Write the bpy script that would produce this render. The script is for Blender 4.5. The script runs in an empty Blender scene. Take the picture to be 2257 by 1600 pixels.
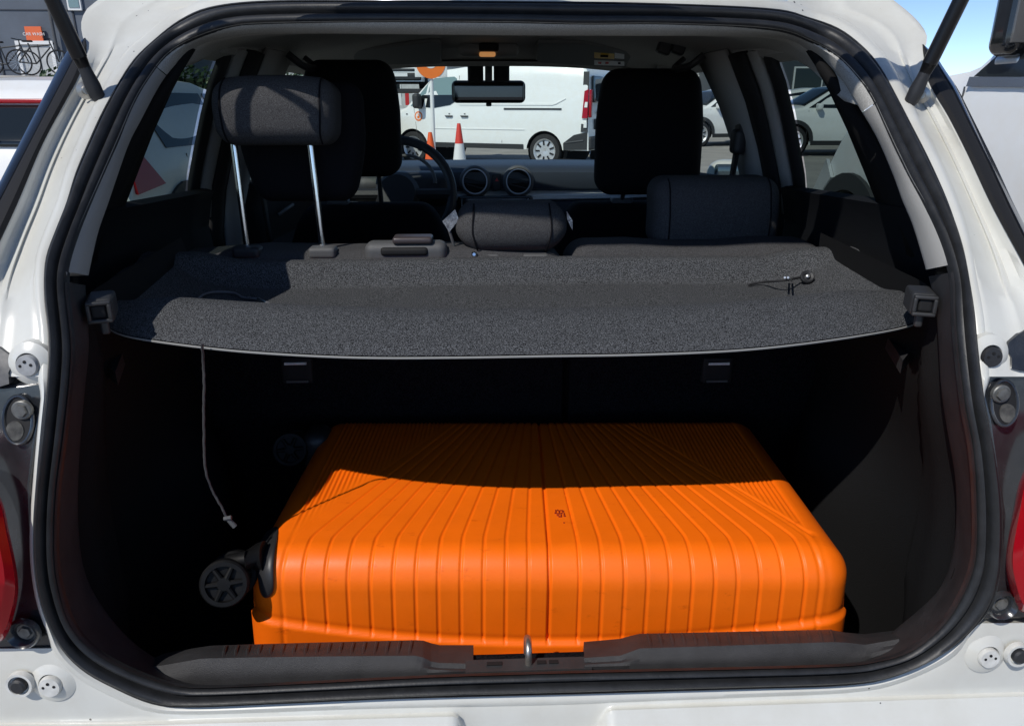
import bpy, bmesh, math, random
from mathutils import Vector, Matrix
random.seed(7)
R = math.radians
sc = bpy.context.scene
col = sc.collection

# ---------------------------------------------------------------- camera
FPX, W0, H0 = 1620.0, 2257.0, 1600.0
YAW, PITCH = R(2.47), R(19.6)
CAM = Vector((-0.049, 0.0, 1.30))
cd = bpy.data.cameras.new('camera'); cam = bpy.data.objects.new('camera', cd); col.objects.link(cam)
cam.location = CAM; cam.rotation_euler = (math.pi/2-PITCH, 0, -YAW)
cd.sensor_width = 36; cd.lens = FPX/W0*36; cd.clip_start = 0.02; cd.clip_end = 2000
sc.camera = cam
# ---------------------------------------------------------------- sky, sun, exposure
SUN = Vector((0.60, 0.714, -1.0)).normalized()          # the way the light travels
EL = math.asin(-SUN.z); AZ = math.atan2(-SUN.x, -SUN.y)
w = bpy.data.worlds.new('World'); sc.world = w; w.use_nodes = True
nt = w.node_tree; bg = nt.nodes['Background']
sky = nt.nodes.new('ShaderNodeTexSky'); sky.sky_type = 'NISHITA'; sky.sun_disc = False
sky.sun_elevation = EL; sky.sun_rotation = AZ; sky.air_density = 0.42; sky.dust_density = 0.0; sky.altitude = 0; sky.ozone_density = 2.0
nt.links.new(sky.outputs[0], bg.inputs[0]); bg.inputs[1].default_value = 0.15
sd = bpy.data.lights.new('sun', 'SUN'); sd.energy = 3.2; sd.angle = R(0.53); sd.color = (1, 0.955, 0.89)
so = bpy.data.objects.new('sun', sd); col.objects.link(so); so.location = (-4, -4, 8)
so.rotation_euler = (-SUN).to_track_quat('Z', 'Y').to_euler()
vs = sc.view_settings; vs.view_transform = 'Standard'; vs.look = 'None'; vs.exposure = 0.12; vs.gamma = 1.0
try: vs.use_curve_mapping = False
except Exception: pass

# ---------------------------------------------------------------- measuring helpers (photo pixel -> point at a known distance)
def ray(px, py):
    u = (px-W0/2)/FPX; v = -(py-H0/2)/FPX
    c, s = math.cos(PITCH), math.sin(PITCH)
    y, z = c+s*v, -s+c*v
    c, s = math.cos(YAW), math.sin(YAW)
    return Vector((c*u+s*y, -s*u+c*y, z))
def P(px, py, Y):
    d = ray(px, py); return CAM+d*(Y/d.y)
def PZ(px, py, z):
    d = ray(px, py); return CAM+d*((z-CAM.z)/d.z)
def PX(px, py, X):
    d = ray(px, py); return CAM+d*((X-CAM.x)/d.x)
def lerp(tab, x):
    if x <= tab[0][0]: return tab[0][1]
    for (a, b), (c, d) in zip(tab, tab[1:]):
        if x <= c: return b+(d-b)*(x-a)/(c-a)
    return tab[-1][1]
def sstep(a, b, x):
    t = min(1, max(0, (x-a)/(b-a))); return t*t*(3-2*t)
GT = [(.3, .735), (.62, .735), (.80, .745), (.95, .778), (1.05, .835), (1.2, .955), (1.32, 1.08), (1.43, 1.235), (1.55, 1.33)]
def dense(tab, n=8):
    out = []; T = [tab[0]]+list(tab)+[tab[-1]]
    for i in range(1, len(T)-2):
        (a0, b0), (a1, b1), (a2, b2), (a3, b3) = T[i-1:i+3]
        m1 = (b2-b0)/(a2-a0) if a2 > a0 else 0; m2 = (b3-b1)/(a3-a1) if a3 > a1 else 0; h = a2-a1
        for k in range(n):
            t = k/n; out.append((a1+h*t, (2*t**3-3*t*t+1)*b1+(t**3-2*t*t+t)*h*m1+(-2*t**3+3*t*t)*b2+(t**3-t*t)*h*m2))
    return out+[tab[-1]]
GT = dense(GT)
def g(z, x=0):                                           # the rear face of the car, raked and bowed
    return lerp(GT, z)+0.165*sstep(1.05, 1.4, z)*min(1, (x/.55)**2)
def PG(px, py, off=0.0):                                 # pixel -> point on that rear face
    Y = .9
    for i in range(40):
        p = P(px, py, Y); Y = Y+.6*(g(p.z, p.x)+off-Y)
    return P(px, py, Y)
def cat(pts, n, closed=False):                           # Catmull-Rom
    pts = [Vector(p) for p in pts]; N = len(pts); out = []
    segs = N if closed else N-1
    for i in range(segs):
        if closed: a, b, c, d = pts[i-1], pts[i], pts[(i+1) % N], pts[(i+2) % N]
        else: a, b, c, d = pts[max(i-1, 0)], pts[i], pts[i+1], pts[min(i+2, N-1)]
        for k in range(n):
            t = k/n
            out.append(.5*((2*b)+(-a+c)*t+(2*a-5*b+4*c-d)*t*t+(-a+3*b-3*c+d)*t*t*t))
    if not closed: out.append(pts[-1].copy())
    return out

# ---------------------------------------------------------------- materials
MATS = {}
def mat(name, c, rough=.5, metal=0, spec=.5, coat=0, var=0, vscale=8, bump=0, bscale=300, c2=None, speck=0, emit=None, es=1, coatr=.05):
    if name in MATS: return MATS[name]
    m = bpy.data.materials.new(name); m.use_nodes = True; MATS[name] = m
    t = m.node_tree; b = t.nodes['Principled BSDF']
    b.inputs['Base Color'].default_value = (*c, 1); b.inputs['Roughness'].default_value = rough
    b.inputs['Metallic'].default_value = metal; b.inputs['Specular IOR Level'].default_value = spec
    b.inputs['Coat Weight'].default_value = coat; b.inputs['Coat Roughness'].default_value = coatr
    if emit:
        b.inputs['Emission Color'].default_value = (*emit, 1); b.inputs['Emission Strength'].default_value = es
    tc = t.nodes.new('ShaderNodeTexCoord')
    def noise(scale, detail=4, rgh=.6):
        n = t.nodes.new('ShaderNodeTexNoise'); n.inputs['Scale'].default_value = scale
        n.inputs['Detail'].default_value = detail; n.inputs['Roughness'].default_value = rgh
        t.links.new(tc.outputs['Object'], n.inputs['Vector']); return n
    colsock = None
    if var or c2:
        n = noise(vscale); r = t.nodes.new('ShaderNodeValToRGB')
        r.color_ramp.elements[0].position = .32; r.color_ramp.elements[1].position = .68
        d = c2 if c2 else tuple(x*(1-var) for x in c)
        r.color_ramp.elements[0].color = (*d, 1); r.color_ramp.elements[1].color = (*(tuple(min(1, x*(1+var*.5)) for x in c) if not c2 else c), 1)
        t.links.new(n.outputs['Fac'], r.inputs[0]); colsock = r.outputs[0]
        rr = t.nodes.new('ShaderNodeMapRange'); rr.inputs['To Min'].default_value = max(0, rough-.1); rr.inputs['To Max'].default_value = min(1, rough+.1)
        n2 = noise(vscale*2.3); t.links.new(n2.outputs['Fac'], rr.inputs['Value']); t.links.new(rr.outputs[0], b.inputs['Roughness'])
    if speck:                                            # felt / weave fibres
        n = noise(bscale, 2, .7); r = t.nodes.new('ShaderNodeValToRGB')
        r.color_ramp.elements[0].position = .40; r.color_ramp.elements[1].position = .66
        r.color_ramp.elements[0].color = (*(x*(1-speck) for x in c), 1)
        r.color_ramp.elements[1].color = (*(min(1, x*(1+speck*3.2)) for x in c), 1)
        t.links.new(n.outputs['Fac'], r.inputs[0])
        if colsock:
            mx = t.nodes.new('ShaderNodeMix'); mx.data_type = 'RGBA'; mx.blend_type = 'MIX'; mx.inputs[0].default_value = .85
            t.links.new(colsock, mx.inputs[6]); t.links.new(r.outputs[0], mx.inputs[7]); colsock = mx.outputs[2]
        else: colsock = r.outputs[0]
    if colsock: t.links.new(colsock, b.inputs['Base Color'])
    if bump:
        n = noise(bscale, 3); bp = t.nodes.new('ShaderNodeBump'); bp.inputs['Strength'].default_value = bump
        bp.inputs['Distance'].default_value = .002; t.links.new(n.outputs['Fac'], bp.inputs['Height']); t.links.new(bp.outputs[0], b.inputs['Normal'])
    return m
def glass(name, tint, refl=.5):
    if name in MATS: return MATS[name]
    m = bpy.data.materials.new(name); m.use_nodes = True; MATS[name] = m
    t = m.node_tree; t.nodes.clear()
    o = t.nodes.new('ShaderNodeOutputMaterial'); tr = t.nodes.new('ShaderNodeBsdfTransparent'); tr.inputs[0].default_value = (*tint, 1)
    gl = t.nodes.new('ShaderNodeBsdfGlossy'); gl.inputs['Roughness'].default_value = .02; gl.inputs[0].default_value = (refl, refl, refl, 1)
    lw = t.nodes.new('ShaderNodeLayerWeight'); lw.inputs[0].default_value = .35; pw = t.nodes.new('ShaderNodeMath'); pw.operation = 'POWER'; pw.inputs[1].default_value = 4
    t.links.new(lw.outputs['Facing'], pw.inputs[0]); fr = t.nodes.new('ShaderNodeMath'); fr.operation = 'MULTIPLY_ADD'; fr.inputs[1].default_value = .7; fr.inputs[2].default_value = .05; t.links.new(pw.outputs[0], fr.inputs[0])
    mx = t.nodes.new('ShaderNodeMixShader'); t.links.new(fr.outputs[0], mx.inputs[0]); t.links.new(tr.outputs[0], mx.inputs[1]); t.links.new(gl.outputs[0], mx.inputs[2])
    t.links.new(mx.outputs[0], o.inputs[0]); return m
# white paint with road grime and tiny stone chips
def paint(name, c, dirt=.5):
    if name in MATS: return MATS[name]
    m = mat(name, c, .32, 0, .5, coat=.45, coatr=.12); t = m.node_tree; b = t.nodes['Principled BSDF']
    tc = t.nodes.new('ShaderNodeTexCoord')
    n = t.nodes.new('ShaderNodeTexNoise'); n.inputs['Scale'].default_value = 9; n.inputs['Detail'].default_value = 7; n.inputs['Roughness'].default_value = .65
    t.links.new(tc.outputs['Object'], n.inputs['Vector'])
    r = t.nodes.new('ShaderNodeValToRGB'); r.color_ramp.elements[0].position = .28; r.color_ramp.elements[1].position = .62
    r.color_ramp.elements[0].color = (*(x*(1-.10*dirt) for x in (c[0], c[1]*.98, c[2]*.95)), 1); r.color_ramp.elements[1].color = (*c, 1)
    t.links.new(n.outputs['Fac'], r.inputs[0])
    vo = t.nodes.new('ShaderNodeTexVoronoi'); vo.inputs['Scale'].default_value = 46; vo.inputs['Randomness'].default_value = 1
    t.links.new(tc.outputs['Object'], vo.inputs['Vector'])
    n3 = t.nodes.new('ShaderNodeTexNoise'); n3.inputs['Scale'].default_value = 5; t.links.new(tc.outputs['Object'], n3.inputs['Vector'])
    th = t.nodes.new('ShaderNodeMapRange'); th.inputs['From Min'].default_value = .44; th.inputs['From Max'].default_value = .72
    th.inputs['To Min'].default_value = 0; th.inputs['To Max'].default_value = .11*dirt; t.links.new(n3.outputs['Fac'], th.inputs['Value'])
    lt = t.nodes.new('ShaderNodeMath'); lt.operation = 'LESS_THAN'; t.links.new(vo.outputs['Distance'], lt.inputs[0]); t.links.new(th.outputs[0], lt.inputs[1])
    mx = t.nodes.new('ShaderNodeMix'); mx.data_type = 'RGBA'; t.links.new(lt.outputs[0], mx.inputs[0]); t.links.new(r.outputs[0], mx.inputs[6]); mx.inputs[7].default_value = (.03, .03, .03, 1)
    t.links.new(mx.outputs[2], b.inputs['Base Color'])
    return m
WHITE = paint('white_paint', (.635, .638, .597), 1.0)
WHITE2 = paint('white_paint_far', (.86, .87, .85), .25)
RUBBER = mat('seal_rubber', (.018, .019, .021), .48, spec=.45, var=.35, vscale=40, bump=.15, bscale=220)
RUBBER2 = mat('matt_rubber', (.012, .012, .013), .7, spec=.3)
GLOSSB = mat('gloss_black', (.01, .011, .013), .18, coat=.6, var=.3, vscale=30)
DUSTB = mat('dusty_black_plastic', (.012, .014, .017), .2, coat=.8, c2=(.034, .037, .042), vscale=22, coatr=.2)
TRIM = mat('boot_trim_plastic', (.038, .038, .041), .55, spec=.4, var=.25, vscale=25, bump=.5, bscale=900)
TRIMD = mat('boot_lining', (.0095, .0095, .010), .8, spec=.14, bump=.5, bscale=700)
GREYT = mat('grey_pillar_trim', (.30, .297, .285), .7, spec=.25, bump=.25, bscale=800)
LINER = mat('headliner_cloth', (.36, .355, .335), .9, spec=.1, bump=.3, bscale=600, speck=.12)
SEAT = mat('black_seat_cloth', (.044, .044, .046), .9, spec=.15, bump=.5, bscale=1100, speck=.5)
SEATD = mat('black_seat_cloth_plain', (.008, .008, .010), .9, spec=.12, bump=.4, bscale=900)
CARPET = mat('shelf_carpet', (.050, .052, .055), .97, spec=.08, bump=1.0, bscale=680, speck=.86, var=.18, vscale=9)
CARPETE = mat('carpet_edge', (.30, .30, .29), .9, spec=.1)
CARPETB = mat('boot_carpet', (.006, .006, .0075), .97, spec=.05, bump=.8, bscale=500, speck=.5)
DASH = mat('dash_plastic', (.030, .038, .052), .42, spec=.5, bump=.2, bscale=500)
DARKP = mat('dark_plastic', (.022, .023, .026), .5, spec=.45, bump=.25, bscale=700)
GREYP = mat('grey_plastic', (.085, .087, .09), .55, spec=.4, bump=.3, bscale=800)
SILV = mat('satin_silver', (.55, .57, .58), .35, metal=.8)
CHROME = mat('chrome', (.75, .76, .78), .12, metal=1)
STEEL = mat('zinc_steel', (.5, .48, .44), .38, metal=.9, var=.3, vscale=60)
ORANGE = mat('orange_shell', (.97, .160, .003), .45, spec=.35, var=.07, vscale=11, bump=.08, bscale=500)
def scuff(m):
    t = m.node_tree; b = t.nodes['Principled BSDF']; lk = b.inputs['Base Color'].links[0]; src = lk.from_socket
    tc = t.nodes.new('ShaderNodeTexCoord'); mp = t.nodes.new('ShaderNodeMapping'); mp.inputs['Scale'].default_value = (1, 3.0, 2.0); mp.inputs['Rotation'].default_value = (0, 0, .6)
    n = t.nodes.new('ShaderNodeTexNoise'); n.inputs['Scale'].default_value = 26; n.inputs['Detail'].default_value = 6; n.inputs['Roughness'].default_value = .7
    t.links.new(tc.outputs['Object'], mp.inputs[0]); t.links.new(mp.outputs[0], n.inputs['Vector'])
    r = t.nodes.new('ShaderNodeValToRGB'); r.color_ramp.elements[0].position = .62; r.color_ramp.elements[1].position = .74
    r.color_ramp.elements[0].color = (1, 1, 1, 1); r.color_ramp.elements[1].color = (.74, .66, .62, 1); t.links.new(n.outputs['Fac'], r.inputs[0])
    mx = t.nodes.new('ShaderNodeMix'); mx.data_type = 'RGBA'; mx.blend_type = 'MULTIPLY'; mx.inputs[0].default_value = 1
    t.links.new(src, mx.inputs[6]); t.links.new(r.outputs[0], mx.inputs[7]); t.links.new(mx.outputs[2], b.inputs['Base Color'])
scuff(ORANGE)
ORANGED = mat('orange_print', (.28, .02, .005), .5)
WHEELP = mat('caster_plastic', (.0055, .0055, .006), .55, spec=.18, var=.3, vscale=60)
RED = mat('lamp_red', (.33, .003, .010), .15, spec=.3, coat=.25, emit=(.5, .0, .01), es=.04)
GLASSW = glass('windscreen_glass', (.86, .95, .90), .35)
GLASST = glass('tinted_glass', (.27, .33, .31), .16)
GLASSF = glass('side_glass', (.78, .86, .83), .4)
ASPH = mat('asphalt', (.36, .34, .305), .9, c2=(.27, .255, .235), vscale=1.2, bump=.6, bscale=60)
TYRE = mat('tyre', (.02, .02, .021), .8, var=.3, vscale=12)
ALLOY = mat('wheel_silver', (.62, .63, .64), .35, metal=.5)
DGLASS = mat('dark_car_glass', (.012, .016, .018), .06, spec=.6)
TEALG = mat('pale_teal_glass', (.20, .29, .29), .08, spec=.6)
LAMPC = mat('clear_lamp', (.7, .72, .74), .12, metal=.4)
CLAD = mat('black_cladding', (.028, .030, .032), .6, bump=.3, bscale=80)
CONE = mat('cone_orange', (.85, .11, .015), .55, var=.12, vscale=8)
CONEW = mat('cone_white', (.78, .78, .77), .5)
SIGNW = mat('sign_white', (.8, .8, .78), .45)
SIGNO = mat('sign_orange', (.86, .19, .02), .45)
SLATE = mat('slate_cladding', (.105, .125, .155), .6, var=.15, vscale=.8)
PALE = mat('pale_panel', (.50, .51, .50), .6, var=.15, vscale=3)
BLDG = mat('grey_render', (.30, .31, .31), .8, var=.15, vscale=.7)
BLDG2 = mat('dark_metal_cladding', (.06, .072, .085), .55, var=.2, vscale=.5)
LEAF = mat('hedge_leaf', (.045, .09, .03), .6, c2=(.02, .045, .015), vscale=6)
WALLM = mat('stone_wall', (.30, .28, .23), .85, var=.25, vscale=4, bump=.4, bscale=30)
GREYV = paint('silver_paint', (.48, .53, .58), .3)
REDP = mat('red_paint', (.55, .03, .03), .4, coat=.4)
YEL = mat('label_yellow', (.8, .5, .02), .5)
NAVY = mat('navy_car_paint', (.02, .025, .04), .25, coat=.7)

# ---------------------------------------------------------------- mesh helpers
ORG = {}
class B:
    def __init__(s): s.v = []; s.f = []
    def add(s, vs, fs):
        o = len(s.v); s.v += [Vector(p) for p in vs]; s.f += [tuple(i+o for i in f) for f in fs]; return s
    def grid(s, rows, closed=False, flip=False):
        n = len(rows[0]); vs = [p for r in rows for p in r]; fs = []
        for i in range(len(rows)-1):
            for j in range(n if closed else n-1):
                a, b, c, d = i*n+j, i*n+(j+1) % n, (i+1)*n+(j+1) % n, (i+1)*n+j
                fs.append((a, d, c, b) if flip else (a, b, c, d))
        return s.add(vs, fs)
    def loft(s, rings, cap=True):
        n = len(rings[0]); s.grid(rings, True)
        if cap:
            o = len(s.v)-n*len(rings); s.f.append(tuple(o+i for i in reversed(range(n)))); o = len(s.v)-n; s.f.append(tuple(o+i for i in range(n)))
        return s
    def box(s, c, d, rot=None):
        c = Vector(c); x, y, z = [k/2 for k in d]
        vs = [Vector(p) for p in ((-x,-y,-z),(x,-y,-z),(x,y,-z),(-x,y,-z),(-x,-y,z),(x,-y,z),(x,y,z),(-x,y,z))]
        if rot is not None: vs = [rot @ p for p in vs]
        return s.add([c+p for p in vs], [(0,3,2,1),(4,5,6,7),(0,1,5,4),(1,2,6,5),(2,3,7,6),(3,0,4,7)])
    def tube(s, pts, r, n=10, cap=True):
        pts = [Vector(p) for p in pts]; rings = []; up = None
        for i, p in enumerate(pts):
            t = (pts[min(i+1, len(pts)-1)]-pts[max(i-1, 0)]).normalized()
            if up is None: up = t.orthogonal().normalized()
            up = (up-t*up.dot(t)).normalized(); q = t.cross(up); rr = r[i] if isinstance(r, (list, tuple)) else r
            rings.append([p+rr*(math.cos(a)*up+math.sin(a)*q) for a in (2*math.pi*k/n for k in range(n))])
        return s.loft(rings, cap)
    def lathe(s, c, ax, prof, n=24, cap=True):           # prof = [(distance along axis, radius)]
        c = Vector(c); ax = Vector(ax).normalized(); u = ax.orthogonal().normalized(); q = ax.cross(u)
        return s.loft([[c+ax*h+r*(math.cos(2*math.pi*k/n)*u+math.sin(2*math.pi*k/n)*q) for k in range(n)] for h, r in prof], cap)
    def prism(s, poly, e):                               # poly of points, extruded by vector e
        e = Vector(e); a = [Vector(p) for p in poly]; n = len(a)
        return s.add(a+[p+e for p in a], [tuple(reversed(range(n))), tuple(range(n, 2*n))]+[(i, (i+1) % n, n+(i+1) % n, n+i) for i in range(n)])
    def rbox(s, c, d, rad, n=6, fn=None, rot=None):      # rounded box, fn reshapes its local points
        h = [k/2 for k in d]; rad = min(rad, min(h)*.999); inn = [k-rad for k in h]; c = Vector(c)
        def axis(H, I):
            k = max(2, n); A = [-H]+[-I-rad*(1-math.tan(math.pi/4*(j/k))) if False else -I-rad*math.cos(math.pi/2*j/k) for j in range(1, k)]
            m = 5; mid = [-I+2*I*j/m for j in range(m+1)]
            return A+mid+[-x for x in reversed(A)]
        ax = [axis(h[i], inn[i]) for i in range(3)]
        key = {}; vs = []; fs = []
        def vid(p):
            k = (round(p[0], 5), round(p[1], 5), round(p[2], 5))
            if k not in key:
                key[k] = len(vs); q = Vector([max(-inn[i], min(inn[i], p[i])) for i in range(3)]); dd = Vector(p)-q
                o = q+dd.normalized()*rad if dd.length > 1e-9 else q
                if fn: o = Vector(fn(o))
                if rot is not None: o = rot @ o
                vs.append(c+o)
            return key[k]
        for a in range(3):
            b1, b2 = (a+1) % 3, (a+2) % 3
            for sgn in (-1, 1):
                A, Bx = ax[b1], ax[b2]
                for i in range(len(A)-1):
                    for j in range(len(Bx)-1):
                        q = []
                        for (ii, jj) in ((i, j), (i+1, j), (i+1, j+1), (i, j+1)):
                            p = [0, 0, 0]; p[a] = sgn*h[a]; p[b1] = A[ii]; p[b2] = Bx[jj]; q.append(vid(p))
                        if len(set(q)) >= 3: fs.append(tuple(q if sgn > 0 else reversed(q)))
        return s.add(vs, fs)
    def mirror(s):
        n = B(); n.v = [Vector((-p.x, p.y, p.z)) for p in s.v]; n.f = [tuple(reversed(f)) for f in s.f]; return n
def part(name, b, m, parent=None, label=None, smooth=35, loc=None, solid=0, bevel=0):
    o0 = ORG.get(parent.name, Vector()) if parent else (Vector(loc) if loc is not None else Vector())
    me = bpy.data.meshes.new(name)
    fs = []
    for f in b.f:
        gf = []
        for i in f:
            if i not in gf: gf.append(i)
        if len(gf) > 2: fs.append(gf)
    me.from_pydata([p-o0 for p in b.v], [], fs); me.validate(); me.materials.append(m)
    if smooth:
        for p in me.polygons: p.use_smooth = True
        me.set_sharp_from_angle(angle=R(smooth))
    o = bpy.data.objects.new(name, me); col.objects.link(o)
    if parent: o.parent = parent
    elif loc is not None: o.location = loc
    ORG[o.name] = o0
    if solid:
        md = o.modifiers.new('thickness', 'SOLIDIFY'); md.thickness = solid; md.offset = 0
    if bevel:
        md = o.modifiers.new('bevel', 'BEVEL'); md.width = bevel; md.segments = 2; md.limit_method = 'ANGLE'; md.angle_limit = R(40)
    if label: o['label'] = label
    return o
def tag(o, label, cat, group=None):
    o['label'] = label; o['category'] = cat
    if group: o['group'] = group
    return o
def thing(name, label, cat, loc=(0, 0, 0), group=None):
    o = bpy.data.objects.new(name, None); col.objects.link(o); o.empty_display_size = .2
    o.location = loc; ORG[o.name] = Vector(loc); return tag(o, label, cat, group)
def struct(name, b, m, loc=None, **k):
    o = part(name, b, m, loc=loc, **k); o['kind'] = 'structure'; return o
def copy_tree(o, parent=None):
    c = o.copy(); col.objects.link(c); c.parent = parent
    for ch in list(o.children): copy_tree(ch, c)
    return c

# ================================================================ setting
b = B(); N = 24
b.grid([[Vector((-400+800*i/N, -300+900*j/N, 0)) for i in range(N+1)] for j in range(N+1)])
struct('ground', b, ASPH, smooth=0)

# ================================================================ the white hatchback
car = thing('hatchback_car', 'white hatchback with open tailgate, black weather seal and an orange suitcase in its boot', 'car', (0, 2.4, 0))
S0 = [(1130,5),(1400,8),(1690,20),(1780,40),(1850,66),(1906,110),(1940,152),(1974,214),(2007,278),(2047,357),(2087,450),(2114,537),(2129,621),(2144,697),(2153,792),(2169,909),(2190,1016),(2204,1122),(2202,1235),(2185,1324),(2137,1388),(2062,1446),(1956,1492),(1850,1509),(1650,1516),(1443,1522),(1250,1528),(1003,1534),(804,1540),(604,1549),(420,1556),(339,1549),(255,1514),(186,1475),(138,1425),(106,1361),(88,1297),(80,1228),(80,1148),(88,1042),(98,936),(107,850),(110,791),(109,729),(102,667),(101,605),(107,560),(127,506),(149,450),(169,383),(197,315),(225,253),(259,191),(295,135),(338,93),(399,45),(470,16),(600,3),(850,3)]
S1 = [(1130,51),(1282,54),(1477,54),(1700,64),(1790,92),(1850,128),(1898,180),(1923,219),(1948,270),(1977,332),(2007,394),(2037,450),(2066,510),(2088,570),(2100,625),(2102,690),(2107,760),(2121,883),(2140,989),(2148,1095),(2148,1202),(2137,1265),(2105,1334),(2062,1388),(1999,1435),(1930,1457),(1850,1467),(1600,1474),(1250,1482),(959,1491),(693,1504),(460,1514),(383,1508),(290,1476),(212,1432),(163,1377),(138,1308),(125,1228),(127,1095),(143,962),(155,850),(160,770),(154,700),(147,633),(152,583),(174,512),(199,450),(233,371),(262,304),(293,233),(323,180),(366,124),(422,87),(506,60),(600,52),(850,49)]
G0 = [(194,613),(202,574),(217,510),(238,450),(259,388),(284,318),(310,267),(363,172),(422,112),(480,88),(600,74),(850,76),(1130,79),(1400,80),(1700,82),(1790,118),(1850,169),(1898,245),(1934,307),(1968,385),(1988,440),(2011,495),(2030,556),(2042,598)]
D0 = [(2046,606),(2062,680),(2068,750),(2075,860),(2090,960),(2105,1050),(2108,1130),(2100,1220),(2075,1290),(2035,1335),(1975,1385),(1910,1440),(1850,1455),(1600,1464),(1250,1472),(959,1482),(693,1494),(460,1500),(380,1470),(300,1420),(235,1350),(190,1270),(174,1180),(172,1070),(178,960),(188,850),(196,760),(192,690),(188,625)]
CX, CY = 1130.0, 780.0
def radial(poly, angs, closed=True):
    pts = cat([(x, y, 0) for x, y in poly], 6, closed); out = []
    n = len(pts)
    for a in angs:
        dx, dy = math.cos(a), math.sin(a); best = None
        for i in range(n if closed else n-1):
            p, q = pts[i], pts[(i+1) % n]
            ax, ay, bx, by = p.x-CX, p.y-CY, q.x-CX, q.y-CY
            ca, cb = dx*ay-dy*ax, dx*by-dy*bx
            if ca*cb <= 0 and ca != cb:
                t = ca/(ca-cb); x, y = ax+(bx-ax)*t, ay+(by-ay)*t; rr = x*dx+y*dy
                if rr > 0 and (best is None or rr > best): best = rr
        out.append(best)
    return out
NA = 400
ANG = [2*math.pi*k/NA for k in range(NA)]
r0, r1 = radial(S0, ANG), radial(S1, ANG)
def pol(a, r): return (CX+math.cos(a)*r, CY+math.sin(a)*r)
# --- weather seal: lip, bulb, groove, inner bead
NRM = Vector((0, -.94, .34))
prof = [(-.02, -.012), (0, .001), (.05, .006), (.10, .006), (.15, .001), (.22, .010), (.30, .015), (.40, .0165), (.50, .014), (.57, .008), (.61, .002), (.66, .002), (.71, .008), (.80, .0105), (.90, .009), (.97, .004), (1.0, -.006)]
rows = []
for t, h in prof:
    row = []
    for k, a in enumerate(ANG):
        p = PG(*pol(a, r0[k]*(1-t)+r1[k]*t)); row.append(p+NRM*h)
    rows.append(row)
part('weather_seal', B().grid(rows, True), RUBBER, car, 'black rubber tailgate seal running round the opening', smooth=60)
# --- white flange ring just outside the seal
fl = []
for k, a in enumerate(ANG):
    x_, y_ = pol(a, r0[k]); z_ = sstep(820, 880, y_)*sstep(1440, 1380, y_); fl.append(1-z_*(.45 if x_ < 1100 else .80))
rows = []
for off, dy, in ((-8, .004), (4, .0), (14, -.003), (22, -.002), (27, .006), (28, .045)):
    rows.append([PG(*pol(a, r0[k]+off*fl[k]), dy) for k, a in enumerate(ANG)])
part('opening_flange', B().grid(rows, True, True), WHITE, car, smooth=50)
# --- grey upper ring (pillar trims and liner edge)
def angof(p): return math.atan2(p[1]-CY, p[0]-CX)
def ring_between(A, Aclosed, Bp, Bclosed, a0, a1, n, offs):
    angs = [a0+(a1-a0)*k/n for k in range(n+1)]
    ra = radial(A, angs, Aclosed); rb = radial(Bp, angs, Bclosed); rows = []
    for t, dy in offs:
        rows.append([PG(*pol(a, (ra[k] or rb[k])*(1-t)+(rb[k] or ra[k])*t), dy) for k, a in enumerate(angs)])
    return rows
aL = angof(G0[0])+2*math.pi-.004 if angof(G0[0]) < 0 else angof(G0[0])+.004
aR = angof(G0[-1])-.004+2*math.pi
gofs = [(-.1, -.004), (.0, .002), (.25, .010), (.6, .028), (.92, .05), (1.0, .058), (1.0, .075)]
def gring(a0, a1, n): return B().grid(ring_between(S1, True, G0, False, a0, a1, n, gofs), False, True)
aTL = angof((345, 150))+2*math.pi; aTR = angof((1925, 232))+2*math.pi
part('pillar_trim', gring(aL, aTL, 50), GREYT, car, 'light grey left rear pillar trim')
part('pillar_trim', gring(aTR, aR, 50), GREYT, car, 'light grey right rear pillar trim')
part('liner_edge', gring(aTL+.002, aTR-.002, 130), LINER, car, 'grey cloth edge of the headliner')
# --- dark plastic lower ring
n = 170; a0, a1 = angof(D0[0])+.004, angof(D0[-1])
if a1 < a0: a1 += 2*math.pi
dofs = [(-.1, -.005), (0, .0), (.15, .012), (.55, .045), (.9, .075), (1, .085), (1, .11)]
rows = ring_between(S1, True, D0, False, a0, a1-.004, n, dofs)
part('boot_side_trim', B().grid(rows, False, True), TRIM, car, 'dark plastic trim lining the boot opening')
Dpts = rows[-1]
# --- boot side walls, floor and seat backs
def wall(sgn):
    tab = sorted([(p.z, abs(p.x), p.y) for p in Dpts if p.x*sgn > .36 and p.z > .70])
    zs = [.40+.66*k/26 for k in range(27)]; rows = []
    for z in zs:
        X = lerp([(a, b_) for a, b_, c in tab], z); Y0 = lerp([(a, c) for a, b_, c in tab], z)-.01
        row = []
        for k in range(61):
            t = k/60; Y = Y0+(1.40-Y0)*t
            arch = .085*math.exp(-((Y-1.24)/.16)**2)*sstep(.86, .60, z)
            row.append(Vector((sgn*(X+.006*sstep(0, .15, t)+.04*t-arch-.014*(1-sstep(.935-.25*max(0, .62-z), .945-.25*max(0, .62-z), Y))*sstep(0, .10, t)), Y, z)))
        rows.append(row)
    return B().grid(rows, False, sgn > 0)
part('boot_wall', wall(-1), TRIMD, car, 'black left boot wall'); part('boot_wall', wall(1), TRIMD, car, 'black right boot wall')
part('boot_floor', B().box((0, 1.11, .405), (1.24, .66, .03)), CARPETB, car)
for sgn in (-1, 1):                                   # ledges that carry the shelf
    q = [Vector((sgn*x, y, .935)) for x, y in ((.545, .955), (.60, 1.02), (.72, 1.38), (.66, 1.38), (.60, 1.12))]
    part('shelf_support', B().prism(q, (0, 0, .02)), TRIM, car)
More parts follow.
